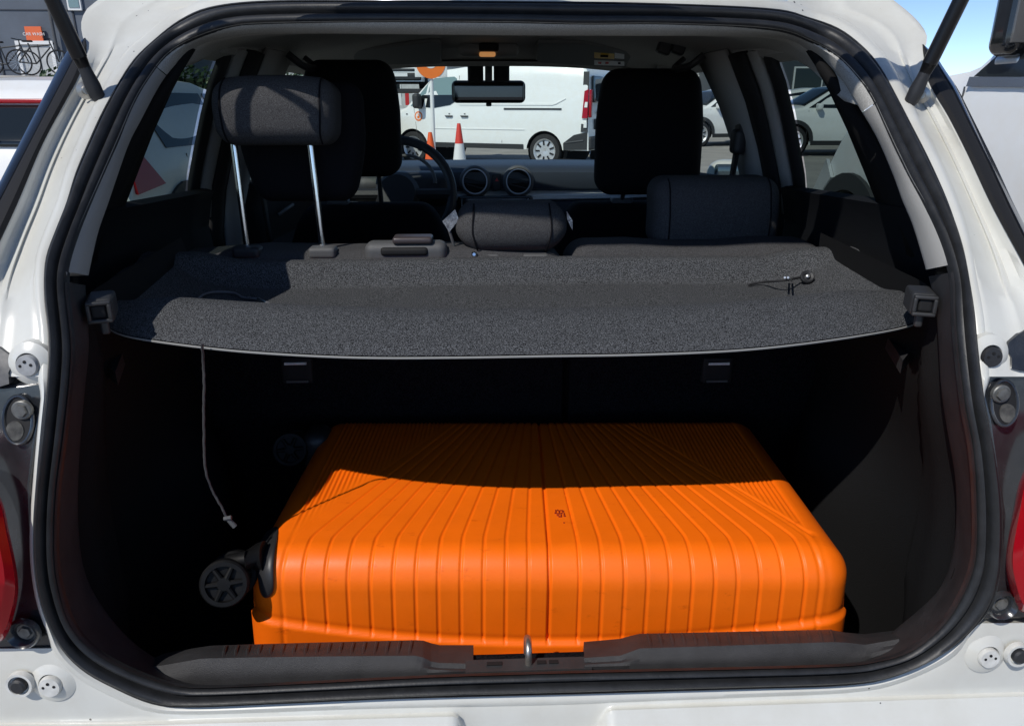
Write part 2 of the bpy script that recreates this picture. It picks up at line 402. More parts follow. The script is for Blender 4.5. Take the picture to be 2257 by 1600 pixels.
for x0, x1, lb in ((-.655, .118, 'wide part of the rear seat back'), (.122, .655, 'narrow part of the rear seat back')):
    yb_ = 1.47 if x0 < 0 else 1.50
    o = part('rear_seat_back', B().rbox(((x0+x1)/2, yb_, .705), (x1-x0, .15, .63), .045, 5, fn=lambda p: (p.x, p.y, p.z+(.012*abs(math.sin(p.x*9.5)) if p.z > .2 else 0))), SEAT, car, lb)
    part('back_carpet', B().rbox(((x0+x1)/2, 1.393, .70), (x1-x0-.006, .02, .60), .008, 2), CARPETB, o)
    part('seat_cushion', B().rbox(((x0+x1)/2, 1.75, .46), (x1-x0, .5, .16), .05, 4), SEATD, o)
for px in (655, 1580):                                # child-seat anchors
    p = P(px, 815, 1.380); o = part('anchor_pocket', B().rbox((p.x, 1.381, p.z), (.062, .012, .055), .005, 2), RUBBER2, car)
    part('anchor_bar', B().tube([(p.x-.021, 1.371, p.z+.016), (p.x+.021, 1.371, p.z+.016)], .0028, 8), mat('anchor_glint', (.8, .8, .8), .5), o)  # sun glint on the metal bar is painted in as pale colour
    part('pocket_lip', B().box((p.x, 1.373, p.z-.022), (.042, .004, .004)), GREYP, o)

# --- sill trim, left and right block, with tread ribs
def sill(pts):   # (px, y_bottom, y_crease, y_back)
    rows = []
    for px, yb, yc, yk in pts:
        A = P(px, yb, .768); Cc = P(px, yc, .778); K = P(px+ (1128-px)*.004, yk, .835)
        e = .004
        rows.append([A+Vector((0, .004, -.03)), A, A*.5+Cc*.5+Vector((0, -.002, 0)), Cc+Vector((0, -.001, -e)), Cc+Vector((0, e, 0)), Cc*.5+K*.5+Vector((0, 0, .0015)), K+Vector((0, -e, 0)), K+Vector((0, .002, -e)), K+Vector((0, .012, -.09)), Vector((K.x, .855, .42))])
    return rows
def dens(pts, n=5):
    out = []
    for a, b_ in zip(pts, pts[1:]):
        for k in range(n): out.append(tuple(a[i]+(b_[i]-a[i])*k/n for i in range(4)))
    return out+[pts[-1]]
LS = dens([(300,1492,1478,1462),(360,1503,1470,1435),(440,1500,1456,1422),(463,1500,1455,1419),(560,1496,1453,1416),(700,1491,1451,1412),(915,1484,1449,1407),(932,1483,1453,1408),(950,1482,1462,1414),(968,1481,1465,1418),(1043,1478,1467,1418)])
RS = dens([(1288,1469,1454,1411),(1368,1467,1449,1404),(1390,1466,1441,1398),(1412,1465,1433,1393),(1600,1462,1427,1389),(1833,1460,1419,1384),(1868,1459,1420,1390),(1910,1452,1425,1394),(1985,1430,1412,1385)])
sb = []
for pts in (LS, RS):
    rr = sill(pts); bb = B().grid(rr, False, True)
    for rw in (rr[0], rr[-1]):                         # close the ends
        bb.add(rw, [tuple(range(len(rw)))])
    sb.append(part('sill_trim', bb, TRIM, car, 'dark plastic %s block of the loading sill' % ('left' if pts is LS else 'right'), smooth=40))
for k in range(17):
    px = 492+k*25.6; yc = lerp([(463,1455),(915,1449)], px); yk = lerp([(463,1419),(915,1407)], px)
    a = P(px, yc-2, .781); e = P(px+6, yk+6, .828); bb = B().tube([a+Vector((0,0,-.001)), a.lerp(e, .5)+Vector((0, 0, .0026)), e], .0024, 6); part('tread_rib', bb, TRIM, sb[0])
for k in range(17):
    px = 1428+k*25.2; yc = lerp([(1412,1433),(1833,1419)], px); yk = lerp([(1412,1393),(1833,1384)], px)
    a = P(px+8, yc-2, .781); e = P(px, yk+6, .828); bb = B().tube([a+Vector((0,0,-.001)), a.lerp(e, .5)+Vector((0, 0, .0026)), e], .0024, 6); part('tread_rib', bb, TRIM, sb[1])
# latch bay between the blocks, with slots, and the striker loop
a, c = P(1043, 1478, .768), P(1288, 1470, .768)
bay = part('latch_bay', B().box(((a.x+c.x)/2, .777, a.z-.010), (c.x-a.x+.02, .022, .02)), TRIM, car)
for px, wd in ((1090, .020), (1195, .012), (1222, .012)):
    p = PZ(px, 1474, a.z); part('slot', B().box((p.x, .779, a.z-.0015), (wd, .006, .006)), RUBBER2, bay)
bt = P(1165, 1450, .800)
part('bay_wall', B().rbox(((a.x+c.x)/2, .800, bt.z-.012), (c.x-a.x+.03, .024, .024), .004, 2), CARPETB, bay)
sp = P(1165, 1474, .778); top = P(1166, 1424, .778)
hh = top.z-sp.z
loop = [sp+Vector((0, 0, -.015)), sp+Vector((0, 0, (hh-.021)*.6))]+[sp+Vector((0, .016*(1-math.cos(t)), hh-.021+.016*math.sin(t))) for t in [math.pi*k/8 for k in range(9)]]+[sp+Vector((0, .032, -.015))]
part('latch_striker', B().tube(loop, .0048, 12), STEEL, car, 'steel latch striker loop on the sill')

# --- left and right rear pillar channel, rubber strip, gloss strip
def col_of(tab):
    D = dense(tab, 6)
    return lambda y: lerp(D, y)
SX = {-1: col_of([(-40,430),(3,500),(17,461),(42,399),(93,338),(135,295),(191,259),(253,225),(315,197),(383,169),(450,148),(530,119),(605,101),(667,102),(729,109),(830,109)]),
      1: col_of([(-40,1760),(20,1710),(40,1790),(66,1850),(110,1906),(152,1940),(214,1974),(278,2007),(357,2047),(450,2087),(537,2114),(621,2129),(697,2144),(792,2153),(830,2157)])}
CO = {-1: col_of([(-40,275),(0,217),(20,192),(50,179),(80,182),(120,192),(166,174),(214,149),(318,93),(450,37),(530,0),(620,-42),(720,-85),(830,-120)]),
      1: col_of([(-40,1915),(0,1968),(31,2007),(59,2033),(84,2044),(120,2036),(180,2047),(253,2089),(335,2131),(450,2185),(579,2255),(620,2275),(720,2320),(830,2360)])}
for sgn in (-1, 1):
    ys = [-40+870*k/58 for k in range(59)]; rows = []
    for y in ys:
        s, o = SX[sgn](y)+sgn*20, CO[sgn](y); low = sstep(60, 200, y); lo2 = sstep(560, 700, y)
        row = []
        for t, dy in ((0, .008), (.06, .004), (.12, .008), (.30, .030), (.46, .034), (.50, .027), (.56, .027), (.60, .034), (.80, .022), (.93, .004), (1.0, .0)):
            d = dy*(.35+.65*low)*(1-.75*lo2)
            row.append(PG(s+(o-s)*t, y, d))
        row.append(PG(o, y, .03))
        rows.append(row)
    part('rear_pillar', B().grid(rows, False, sgn < 0), WHITE, car, 'white painted %s pillar beside the opening' % ('left' if sgn < 0 else 'right'), smooth=50)
    # rubber strip and gloss strip outside it
    if sgn < 0:
        c4 = col_of([(80,186),(110,190),(166,174),(214,149),(318,93),(450,37),(560,-14),(700,-80)]); c5 = lambda y: max(160-.521*(y-132), 0)+min(0, 160-.521*(y-132)); c6 = lambda y: 148-.514*(y-112)
    else:
        c4 = col_of([(92,2034),(120,2036),(180,2047),(253,2089),(335,2131),(450,2185),(579,2255),(700,2320)]); c5 = lambda y: lerp([(96,2040),(138,2064),(197,2101),(281,2142),(366,2184),(450,2223),(700,2345)], y); c6 = lambda y: lerp([(96,2048),(138,2072),(197,2112),(281,2154),(366,2196),(450,2235),(700,2362)], y)
    r1_, r2_ = [], []
    for k in range(40):
        y = 84+k*16 if sgn < 0 else 98+k*15.6
        a, e, f = c4(y), c5(y), c6(y)
        if k == 0: e = a+(e-a)*.1; f = e
        if k == 1: e = a+(e-a)*.7; f = a+(f-a)*.75
        r1_.append([PG(a-sgn*4, y, .012), PG(a, y, -.004), PG(a+(e-a)*.3, y, -.012), PG(a+(e-a)*.8, y, -.010), PG(e, y, .0), PG(e, y, .02)])
        q = PG(f, y, .010)
        r2_.append([PG(e, y, -.003), PG(e+(f-e)*.25, y, -.004), PG(e+(f-e)*.8, y, .002), q, q+Vector((-sgn*.0, .04, 0)), q+Vector((0, .11, 0))])
    part('rubber_strip', B().grid(r1_, False, sgn < 0), RUBBER2, car)
    part('gloss_pillar_cover', B().grid(r2_, False, sgn < 0), GLOSSB, car)
# roof skin behind the opening (rear edge, running forward)
rows = []
for dy, dz in ((.0, 0), (.02, .02), (.06, .035), (.4, .05), (.9, .045), (1.25, 0.0)):
    rows.append([Vector((-.50+1.0*k/24, g(1.44, -.5+k/24)+.03+dy, 1.462-.03*(2*k/24-1)**4+dz*.7)) for k in range(25)])
part('roof_skin', B().grid(rows), WHITE, car, solid=.004)
# weld seam and sealant bead in the roof corners
for sgn in (-1, 1):
    pts = [(300,0),(270,22),(243,38),(215,47),(196,54),(200,72),(206,92),(204,110)] if sgn < 0 else [(1922,18),(1945,30),(1965,44),(1990,62),(2014,74),(2020,90),(2016,108)]
    part('seam_bead', B().tube(cat([PG(x, y, .016) for x, y in pts], 4), .0022, 6), RUBBER, car)
    bp = [(243,62),(262,58),(285,40)] if sgn < 0 else [(1995,92),(1975,84),(1950,60)]
# lower rear panel / bumper
def topy(px):
    return lerp([(-420,1434),(138,1430),(150,1440),(186,1484),(255,1523),(339,1558),(420,1565),(604,1557),(804,1548),(1003,1542),(1250,1536),(1443,1530),(1850,1517),(1956,1500),(2062,1454),(2137,1396),(2158,1375),(2700,1372)], px)
rows = []
xs = [-330+ (2590+330)*k/240 for k in range(241)]
def ledge(px): return 1-sstep(1003, 1036, px)+sstep(1308, 1345, px)
for t in range(16):
    row = []
    for px in xs:
        ty = topy(px); ly = lerp([(-420,1600),(250,1595),(1003,1573),(1345,1560),(2000,1537),(2700,1515)], px)+ (40*(1-ledge(px)))
        yy = [ty-14, ty-2, ty+.25*(ly-ty), ty+.7*(ly-ty), ly-5, ly, ly+5, ly+14, ly+40, ly+110, ly+220, ly+420][min(t, 11)] if t < 12 else ly+420
        L = ledge(px)
        dy = [.03, .006, .002, .001, .0, -.003*L, -.009*L, -.012*L, -.016*L-.004, -.045, -.06, -.055][min(t, 11)]
        edge = sstep(1700, 2700, px)+sstep(550, -420, px)
        p = PG(px, yy, dy+.02*edge**3+.16*max(sstep(2330, 2590, px), sstep(-70, -330, px))**2) if t < 12 else None
        if t >= 12:
            q = rows[11][len(row)]; p = Vector((q.x, q.y+[.0, .03, .1, .3][t-12], q.z-[.08, .12, .14, .14][t-12]))
        row.append(p)
    rows.append(row)
part('rear_panel', B().grid(rows, False, True), WHITE, car, 'white rear panel and bumper below the opening, flecked with grime', smooth=50)
# body sides, doors outside, floor pan
for sgn in (-1, 1):
    rows = []
    for z, x in ((.25, .80), (.45, .845), (.7, .85), (.9, .84), (1.0, .79), (1.06, .70)):
        rows.append([Vector((sgn*(x-.06*sstep(1.2, .85, Y)**2), Y, z)) for Y in (.80, .9, 1.0, 1.2, 1.6, 2.0, 2.6, 3.2, 3.6)])
    part('body_side', B().grid(rows, False, sgn > 0), WHITE, car, solid=.006)
part('floor_pan', B().box((0, 2.1, .30), (1.5, 2.6, .04)), TRIMD, car)

# --- tail lamps
STEELD = mat('dull_steel', (.20, .20, .19), .5, metal=.7, var=.4, vscale=80)
def tail_lamp(sgn):
    bb = B()
    poly = [(-150,858),(11,851),(104,840),(96,890),(80,962),(66,1069),(70,1160),(80,1255),(105,1350),(136,1426),(0,1430),(-150,1430)]
    q = [PG(x, y, .012) for x, y in poly]; bb.prism(q, (0, .05, 0))
    def M(bx): return bx if sgn < 0 else bx.mirror()
    h = part('tail_lamp', M(bb), DUSTB, car, 'black %s tail lamp housing with red lens' % ('left' if sgn < 0 else 'right'), bevel=.003)
    # lens: bulged loft
    edge = cat([(x, y, 0) for x, y in ((-150,985),(-60,1010),(0,1095),(21,1175),(40,1281),(32,1350),(5,1411),(-60,1418),(-150,1418))], 5)
    cen = Vector((-110, 1230, 0)); rows = []
    for t, dy in ((1.0, .012), (1.0, -.012), (.95, -.026), (.80, -.036), (.5, -.044), (.2, -.046)):
        rows.append([PG((cen+(e-cen)*t).x, (cen+(e-cen)*t).y, dy) for e in edge])
    ln = part('lens', M(B().grid(rows, False, True)), RED, h, 'red lens')
    for f in (.90, .80):
        part('lens_rib', M(B().tube([PG((cen+(e-cen)*f).x, (cen+(e-cen)*f).y, -.032+.04*(f-.8)) for e in edge[4:-8]], .0010, 5)), RED, h)
    for (x, y, rr, sl) in ((50, 903, .020, 1), (60, 1388, .017, 0)):
        p = PG(x, y, .006); ax = Vector((0, -1, .1))
        dish = B().lathe(p, ax, [(-.006, rr*.55), (.004, rr*.62), (.010, rr*.85), (.0125, rr), (.010, rr*1.08), (.004, rr*1.12)], 28, False)
        if not sl: part('screw_recess', M(dish), DUSTB, h)
        if not sl: part('recess_floor', M(B().lathe(p+Vector((0, .004, 0)), ax, [(0, rr*.65), (.002, rr*.65), (.003, rr*.45)], 20)), GREYP, h)
        part('screw', M(B().lathe(p, ax, [(0, .0078), (.005, .0078), (.0065, .007)], 6)), STEELD, h)
        part('washer', M(B().lathe(p, ax, [(-.002, .0112), (.0025, .0112), (.0035, .010)], 20)), STEELD, h)
    el = [PG(40+34*math.cos(t)*.92+20*math.sin(t)*.35, 926+52*math.sin(t)-22*math.cos(t)*.5, .0095) for t in [2*math.pi*k/28 for k in range(28)]]
    part('screw_well', M(B().prism(el, (0, .012, 0))), RUBBER2, h)
    part('well_rim', M(B().tube(el+[el[0]], .0022, 8, False)), DUSTB, h)
    el2 = [PG(32+20*math.cos(t), 950+22*math.sin(t), .0088) for t in [2*math.pi*k/16 for k in range(16)]]
    part('well_dust', M(B().prism(el2, (0, .01, 0))), mat('caked_dust', (.10, .098, .09), .9, c2=(.03, .03, .03), vscale=90), h)
tail_lamp(-1); tail_lamp(1)
# --- rubber stops, upper pair and lower pair, and plugged holes
def stop(px, py, rr, m, lb, mound, ring=WHITE):
    p = PG(px, py, .0); ax = Vector((0, -1, .12))
    o = part('stop_boss', B().lathe(p+Vector((0, .012, 0)), ax, [(-.01, rr*2.2), (.009, rr*2.0), (.0125, rr*1.55), (.0145, rr*1.22), (.015, rr*1.08), (.012, rr*1.02)], 36, False), ring, car, lb)
    part('rubber_stop', B().lathe(p+Vector((0, .002, 0)), ax, [(0, rr*1.02), (.006, rr), (.009, rr*.9), (.0095, rr*.3)], 30), m, o)
    for k in range(5):
        t = 2*math.pi*k/5+.4; part('dimple', B().lathe(p+Vector((math.cos(t)*rr*.5, -.0068, math.sin(t)*rr*.5)), ax, [(-.002, .0022), (.0008, .0018)], 8), RUBBER2, o)
STG = mat('stop_grey', (.34, .35, .36), .7, var=.2, vscale=80); STW = mat('stop_white', (.62, .62, .59), .6, var=.2, vscale=60)
stop(65, 805, .0125, STG, 'grey rubber stop on the left pillar foot', 1)
stop(2181, 786, .0125, DARKP, 'black rubber stop on the right pillar foot', 1)
stop(115, 1508, .0135, STW, 'painted stop low on the left', 1)
stop(2175, 1446, .0135, STW, 'painted stop low on the right', 1)
for px, py, lb in ((44, 1508, 'bolt in the left panel hole'), (2244, 1443, 'bolt in the right panel hole')):
    p = PG(px, py, -.004); ax = Vector((0, -1, .12))
    o = part('panel_hole', B().lathe(p, ax, [(-.004, .0165), (.003, .0155), (.003, .0125), (-.0005, .0115)], 26), STW, car, lb)
    part('bolt', B().lathe(p, ax, [(-.002, .0095), (.005, .0095), (.007, .007)], 14), DARKP, o)
# grey corner gusset beside the upper stops
for sgn in (-1, 1):
    q = [PG(x, y, .004) for x, y in ((-60,740),(0,768),(24,785),(28,800),(18,822),(20,846),(0,852),(-60,858))]
    bb = B().prism(q, (0, .02, 0)); part('lamp_gusset', bb if sgn < 0 else bb.mirror(), DUSTB, car)

# --- gas struts
def strut(ball, far, side):
    ball = PG(*ball, -.012); Fp = P(*far, ball.y-.03)
    d = (Fp-ball).normalized(); L = .50; e = ball+d*L
    o = part('gas_strut', B().tube([ball+d*.035, ball+d*.05, ball+d*.051, e], [.0085, .0100, .0108, .0108], 20), mat('strut_black', (.006, .006, .007), .3, spec=.35), car, 'black gas strut on the %s holding the tailgate up' % side)
    part('strut_end', B().tube([ball-d*.012, ball-d*.004, ball+d*.012, ball+d*.03, ball+d*.045], [.007, .0105, .011, .009, .0085], 16), DARKP, o)
    n = Vector((.5 if ball.x < 0 else -.5, -.8, 0)).normalized()
    part('ball_stud', B().lathe(ball-n*.022+Vector((-.012 if ball.x < 0 else .012, 0, .004)), n, [(0, .013), (.004, .013), (.006, .007), (.02, .006)], 16), STEEL, o)
    return e
eL = strut((212, 206), (116, 0), 'left'); eR = strut((2012, 216), (2118, 0), 'right')
# --- tailgate, raised overhead: painted frame with its window, hinged on the roof edge
ta = R(52); hy, hz = 1.20, 1.49
def TG(x, s, n=0): return Vector((x, hy-math.cos(ta)*s+math.sin(ta)*n, hz+math.sin(ta)*s+math.cos(ta)*n))
def rr_loop(hw0, hw1, s0, s1, n=.0, k=10, rad=.06):
    out = []
    cs = [(hw1-rad, s1-rad, 0), (-hw1+rad, s1-rad, 90), (-hw0+rad, s0+rad, 180), (hw0-rad, s0+rad, 270)]
    for cx_, cs_, a_ in cs:
        for j in range(k): 
            t = R(a_+90*j/(k-1)); out.append(TG(cx_+rad*math.cos(t), cs_+rad*math.sin(t), n))
    return out
o1, o2 = rr_loop(.52, .60, .0, .92, .02, rad=.09), rr_loop(.52, .60, .0, .92, -.02, rad=.09)
i1, i2 = rr_loop(.46, .51, .06, .56, .02), rr_loop(.46, .51, .06, .56, -.02)
tgate = part('tailgate', B().grid([o1, i1, i2, o2, o1], True), WHITE, car, 'white tailgate raised overhead')
part('tailgate_glass', B().grid([rr_loop(.47, .52, .05, .57, .004), rr_loop(.20, .22, .2, .4, .004, rad=.05)], True).add([TG(.2,.2,.004), TG(-.2,.2,.004), TG(-.22,.4,.004), TG(.22,.4,.004)], [(0,1,2,3)]), glass('tailgate_glass', (.85, .88, .87), .4), tgate)
for sgn, e in ((-1, eL), (1, eR)):
    s = ((hy-e.y)*math.cos(ta)+(e.z-hz)*math.sin(ta)); q = TG(sgn*.53, s, -.02)
    part('strut_bracket', B().tube([e, q], .008, 10), STEEL, tgate)

# ================================================================ cabin
def XS(z): return lerp([(.4, .70), (1.0, .685), (1.12, .66), (1.25, .61), (1.36, .56), (1.45, .50)], z)
# headliner
ra_ = ring_between(S1, True, G0, False, angof((380, 152))+2*math.pi, angof((1895, 238))+2*math.pi, 90, [(1.0, .070)])[0]
rows = []
for k in range(24):
    t = k/23
    row = []
    for p in ra_:
        Y = p.y+(2.42-p.y)*t; x = p.x*(1-t)+(p.x/abs(ra_[0].x))*.56*t
        zc = lerp([(1.2, 1.412), (1.32, 1.416), (1.6, 1.452), (1.9, 1.463), (2.15, 1.458), (2.30, 1.436), (2.42, 1.408)], Y)-.060*min(1.3, abs(x/.56))**3
        a_ = sstep(0, .22, t); row.append(Vector((x, Y, p.z*(1-a_)+zc*a_+.004)))
    rows.append(row)
hl = part('headliner', B().grid(rows, False, True), LINER, car, 'grey headliner', solid=.004)
# side structure: window frames, pillars, panes, door trims
for sgn in (-1, 1):
    sd_ = 'left' if sgn < 0 else 'right'
    def V(Y, z, dx=0): return Vector((sgn*(XS(z)+dx), Y, z))
    zt = 1.385; zb = lambda Y: 1.125-.05*(Y-1.3)
    zs_ = [0, .2, .4, .6, .8, 1]
    def strip(Y0b, Y1b, Y0t, Y1t, z0, z1, dx, m, name, parent=car, solid=.012, label=None):
        rows = [[V(Y0b+(Y0t-Y0b)*t, z0+(z1-z0)*t, dx), V((Y0b+Y1b)/2+((Y0t+Y1t)/2-(Y0b+Y1b)/2)*t, z0+(z1-z0)*t, dx-.006), V(Y1b+(Y1t-Y1b)*t, z0+(z1-z0)*t, dx)] for t in zs_]
        return part(name, B().grid(rows, False, sgn < 0), m, parent, label, solid=solid)
    # rear quarter in front of the pillar trim
    strip(1.09, 1.245, 1.372, 1.385, 1.06, 1.385, -.004, TRIMD, 'quarter_lining')
    strip(1.235, 1.265, 1.378, 1.405, 1.09, 1.385, .010, RUBBER2, 'window_rubber')
    d1 = strip(1.25, 1.68, 1.395, 1.62, 1.09, 1.40, .035, GLASST, 'rear_door_glass', solid=0, label='tinted %s rear door window' % sd_)
    strip(1.655, 1.70, 1.60, 1.645, 1.08, 1.40, .016, RUBBER2, 'window_rubber')
    strip(1.70, 1.76, 1.645, 1.70, 1.05, 1.40, .004, GREYT, 'pillar_cover', label='grey %s door frame cover' % sd_)
    strip(1.76, 1.84, 1.70, 1.80, .9, 1.40, -.004, RUBBER2, 'pillar_seal')
    strip(1.84, 1.93, 1.80, 2.02, .8, 1.41, -.010, GREYT, 'centre_pillar_trim', label='grey %s centre pillar trim' % sd_)
    strip(1.93, 1.97, 2.02, 2.05, 1.0, 1.40, .006, RUBBER2, 'pillar_seal')
    strip(1.95, 2.95, 2.02, 2.42, 1.06, 1.40, .035, GLASSF, 'front_door_glass', solid=0, label='clear %s front door window' % sd_)
    # windscreen pillar
    part('front_pillar', B().tube([V(2.30, 1.405, -.02), V(2.55, 1.37, -.01), V(2.9, 1.20, .0), V(3.2, 1.04, .02)], [.035, .03, .03, .035], 10), GREYT, car)
    # roof rail lining above the windows
    rows = []
    for k in range(14):
        Y = 1.425+1.0*k/13
        rows.append([Vector((sgn*.47, Y, 1.432)), Vector((sgn*.53, Y, 1.412)), V(Y, 1.388, .0), V(Y, 1.375, .025), V(Y, 1.40, .04)])
    part('roof_rail_lining', B().grid(rows, False, sgn > 0), LINER, car)
    # doors: trim with belt roll and armrest
    for Y0, Y1, nm in ((1.10, 1.70, 'rear_door_trim'), (1.95, 2.95, 'front_door_trim')):
        rows = []
        for z, dx in ((.45, -.02), (.7, -.045), (.84, -.05), (.88, -.09), (.905, -.08), (.925, -.03), (1.02, -.012), (1.075, -.014), (1.095, -.018), (1.10, .0), (1.09, .03)):
            rows.append([V(Y0+(Y1-Y0)*t, z+.035-.05*(Y0+(Y1-Y0)*t-1.3), dx) for t in (0, .2, .4, .6, .8, 1)])
        o = part(nm, B().grid(rows, False, sgn < 0), mat('door_vinyl', (.007, .008, .010), .75, spec=.15, bump=.2, bscale=500), car, 'dark %s door trim' % sd_, solid=.006)
        q = V(Y0+.25*(Y1-Y0), .985, -.045); part('pull_handle', B().tube(cat([q, q+Vector((-sgn*.012, .05, .01)), q+Vector((-sgn*.012, .13, .012)), q+Vector((0, .18, .008))], 5), .005, 8), GREYP, o)
    # seat belts
    qa, qb = ((P(1988, 478, 1.32), P(1850, 545, 1.44)) if sgn > 0 else (P(228, 486, 1.32), P(345, 548, 1.44)))
    rows = [[p+Vector((0, -.004, -.020+.006*k)), p+Vector((0, .004, .020-.006*k))] for k, p in enumerate((qa, qa.lerp(qb, .5)+Vector((0, 0, -.006)), qb))]
    sb_ = part('seat_belt', B().grid(rows), DARKP, car, 'black %s rear seat belt' % sd_, solid=.002)
    part('belt_guide', B().rbox(qa+Vector((sgn*.006, -.012, .0)), (.022, .04, .06), .009, 4), GREYT, sb_)
    f0 = V(1.88, 1.20, -.035)
    sb2 = part('seat_belt', B().grid([[p+Vector((0, -.02, 0)), p+Vector((0, .02, .004))] for p in (f0, f0+Vector((-sgn*.005, .01, -.12)), f0+Vector((-sgn*.01, .04, -.4)))]), RUBBER2, car, 'black %s front seat belt' % sd_, solid=.002)
    part('belt_guide', B().rbox(f0+Vector((0, 0, .005)), (.03, .05, .06), .012, 4), DARKP, sb2)
    part('belt_cover', B().rbox(f0+Vector((sgn*.006, 0, .085)), (.022, .05, .12), .01, 4), DARKP, sb2)
    # door mirror outside
    m0 = Vector((sgn*.86, 2.62, 1.03))
    o = part('door_mirror', B().rbox(m0, (.22, .11, .155), .05, 5), WHITE, car, 'white %s door mirror' % sd_)
    part('mirror_glass', B().rbox(m0+Vector((0, -.047, -.003)), (.20, .02, .138), .04, 4), mat('mirror_glass', (.10, .13, .15), .06, metal=.6), o)
    part('mirror_arm', B().rbox(m0+Vector((-sgn*.13, .03, -.06)), (.10, .05, .04), .015, 3), DARKP, o)
    # coat hook / grab handle
    hq = V(2.0, 1.375, -.05)
    part('grab_handle', B().tube(cat([hq+Vector((0, -.09, .03)), hq+Vector((-sgn*.03, -.07, .005)), hq+Vector((-sgn*.03, .07, .005)), hq+Vector((0, .09, .03))], 5), .009, 8), DARKP, hl)
# pair of dark clips under the right roof rail
for px in (1466, 1497):
    p = P(px, 100, 2.0); part('roof_clip', B().rbox(p, (.034, .03, .045), .006, 3, rot=Matrix.Rotation(R(18), 3, 'Y')), DARKP, hl)
# windscreen with frame
ws = [[Vector((x*(.74-.16*t), 3.28-.86*t-.10*(x*x), 1.00+.405*t)) for x in [-1+.1*k for k in range(21)]] for t in [k/8 for k in range(9)]]
part('windscreen', B().grid(ws, False, True), GLASSW, car, 'clear windscreen')
part('windscreen_header', B().grid([[Vector((x, 2.40-.10*(x/.6)**2*0+dy, z-.05*abs(x/.56)**3)) for x in [-.56+.056*k for k in range(21)]] for dy, z in ((-.02, 1.412), (.02, 1.40), (.045, 1.404), (.03, 1.43))], False, True), LINER, hl)
# sun visors
def visor(px0, px1, pts, lb):
    q = [P(x, y, 2.14+(y-94)/49*.22) for i, (x, y) in enumerate(pts)]
    o = part('sun_visor', B().prism(q, (0, .004, .014)), mat('visor_vinyl', (.16, .165, .16), .7), hl, lb, bevel=.006, smooth=50); return o
visor(705, 975, [(705,130),(715,120),(950,94),(972,96),(975,110),(974,142),(955,143),(712,146)], 'grey left sun visor')
v2 = visor(1180, 1440, [(1180,105),(1186,96),(1262,96),(1300,99),(1435,122),(1442,135),(1440,156),(1190,140),(1181,134)], 'grey right sun visor')
for (x0, y0, x1, y1, m) in ((1310,116,1354,131,YEL), (1355,117,1376,131,SIGNW), (1310,133,1376,146,SIGNW)):
    q = [P(x, y, 2.135+(y-94)/49*.22) for x, y in ((x0,y0),(x1,y0+3),(x1,y1),(x0,y1-2))]; part('warning_label', B().prism(q, (0, .003, 0)), m, v2)
for px in (1322, 1338):
    p = P(px, 139, 2.333); part('label_mark', B().box(p, (.009, .002, .006)), REDP, v2)
p = P(1365, 139, 2.333); part('label_mark', B().box(p, (.008, .002, .008)), NAVY, v2)
p = P(1332, 123, 2.262); part('label_mark', B().box(p, (.022, .002, .009)), RUBBER2, v2)
# overhead console with the lit lamp
p = P(1077, 110, 2.24); oc = part('overhead_console', B().rbox(p, (.17, .07, .035), .016, 4), mat('console_grey', (.20, .20, .19), .6), hl)
part('console_recess', B().rbox(p+Vector((0, -.03, .004)), (.055, .02, .022), .006, 3), RUBBER2, oc)
part('lamp_lens', B().rbox(p+Vector((-.004, -.026, -.014)), (.045, .03, .012), .005, 3), mat('lamp_glow', (.5, .3, .15), .4, emit=(1, .45, .15), es=.35), oc, 'dim warm map lamp')
# mirror
p = P(1077, 203, 2.50); rot = Matrix.Rotation(R(-3), 3, 'Y')
rv = part('rear_view_mirror', B().rbox(p, (.235, .035, .068), .017, 5), DARKP, car, 'black rear view mirror')
part('mirror_pane', B().rbox(p+Vector((0, -.0155, 0)), (.222, .008, .058), .014, 4), mat('mirror_dark', (.05, .055, .06), .08, metal=.9), rv)
part('mirror_tab', B().rbox(p+Vector((.0, -.005, -.038)), (.018, .012, .012), .004, 2), DARKP, rv)
for px in (1048, 1106):
    a, c = P(px, 140, 2.48), P(px, 180, 2.50); part('camera_housing', B().rbox((a+c)/2+Vector((0, .03, .0)), (.050, .05, (a.z-c.z)+.02), .012, 4), RUBBER2, rv)
part('mirror_stalk', B().tube([P(1077, 135, 2.46), P(1077, 200, 2.515)], .012, 10), GREYP, rv)
# dashboard
def dl(y, Y): return P(1095, y, Y).z
prof_ = [(3.30, 1.02), (3.05, dl(352, 3.05)), (2.92, dl(364, 2.92)), (2.87, dl(371, 2.87)), (2.855, dl(380, 2.855)), (2.85, dl(400, 2.85)), (2.855, dl(416, 2.855)), (2.89, dl(422, 2.89))]
rows = [[Vector((x, Y+.05*(x/.6)**2*(1 if i else 0), z-.01*(x/.6)**2)) for x in [-.68+.068*k for k in range(21)]] for i, (Y, z) in enumerate(prof_)]
dash = part('dashboard', B().grid(rows, False, False), DASH, car, 'dark blue grey dashboard')
prof2 = [(2.89, dl(420, 2.89)), (2.87, dl(426, 2.87)), (2.852, dl(432, 2.852)), (2.852, dl(440, 2.852)), (2.87, dl(443, 2.87))]
part('silver_strip', B().grid([[Vector((x, Y+.05*(x/.6)**2, z)) for x in [-.66+.066*k for k in range(21)]] for Y, z in prof2]), mat('pale_trim', (.78, .80, .80), .45), dash)
prof3 = [(2.87, dl(442, 2.87)), (2.845, dl(450, 2.845)), (2.84, dl(480, 2.84)), (2.9, .62), (2.95, .45)]
part('lower_dash', B().grid([[Vector((x, Y+.05*(x/.6)**2, z)) for x in [-.66+.066*k for k in range(21)]] for Y, z in prof3]), DASH, dash)
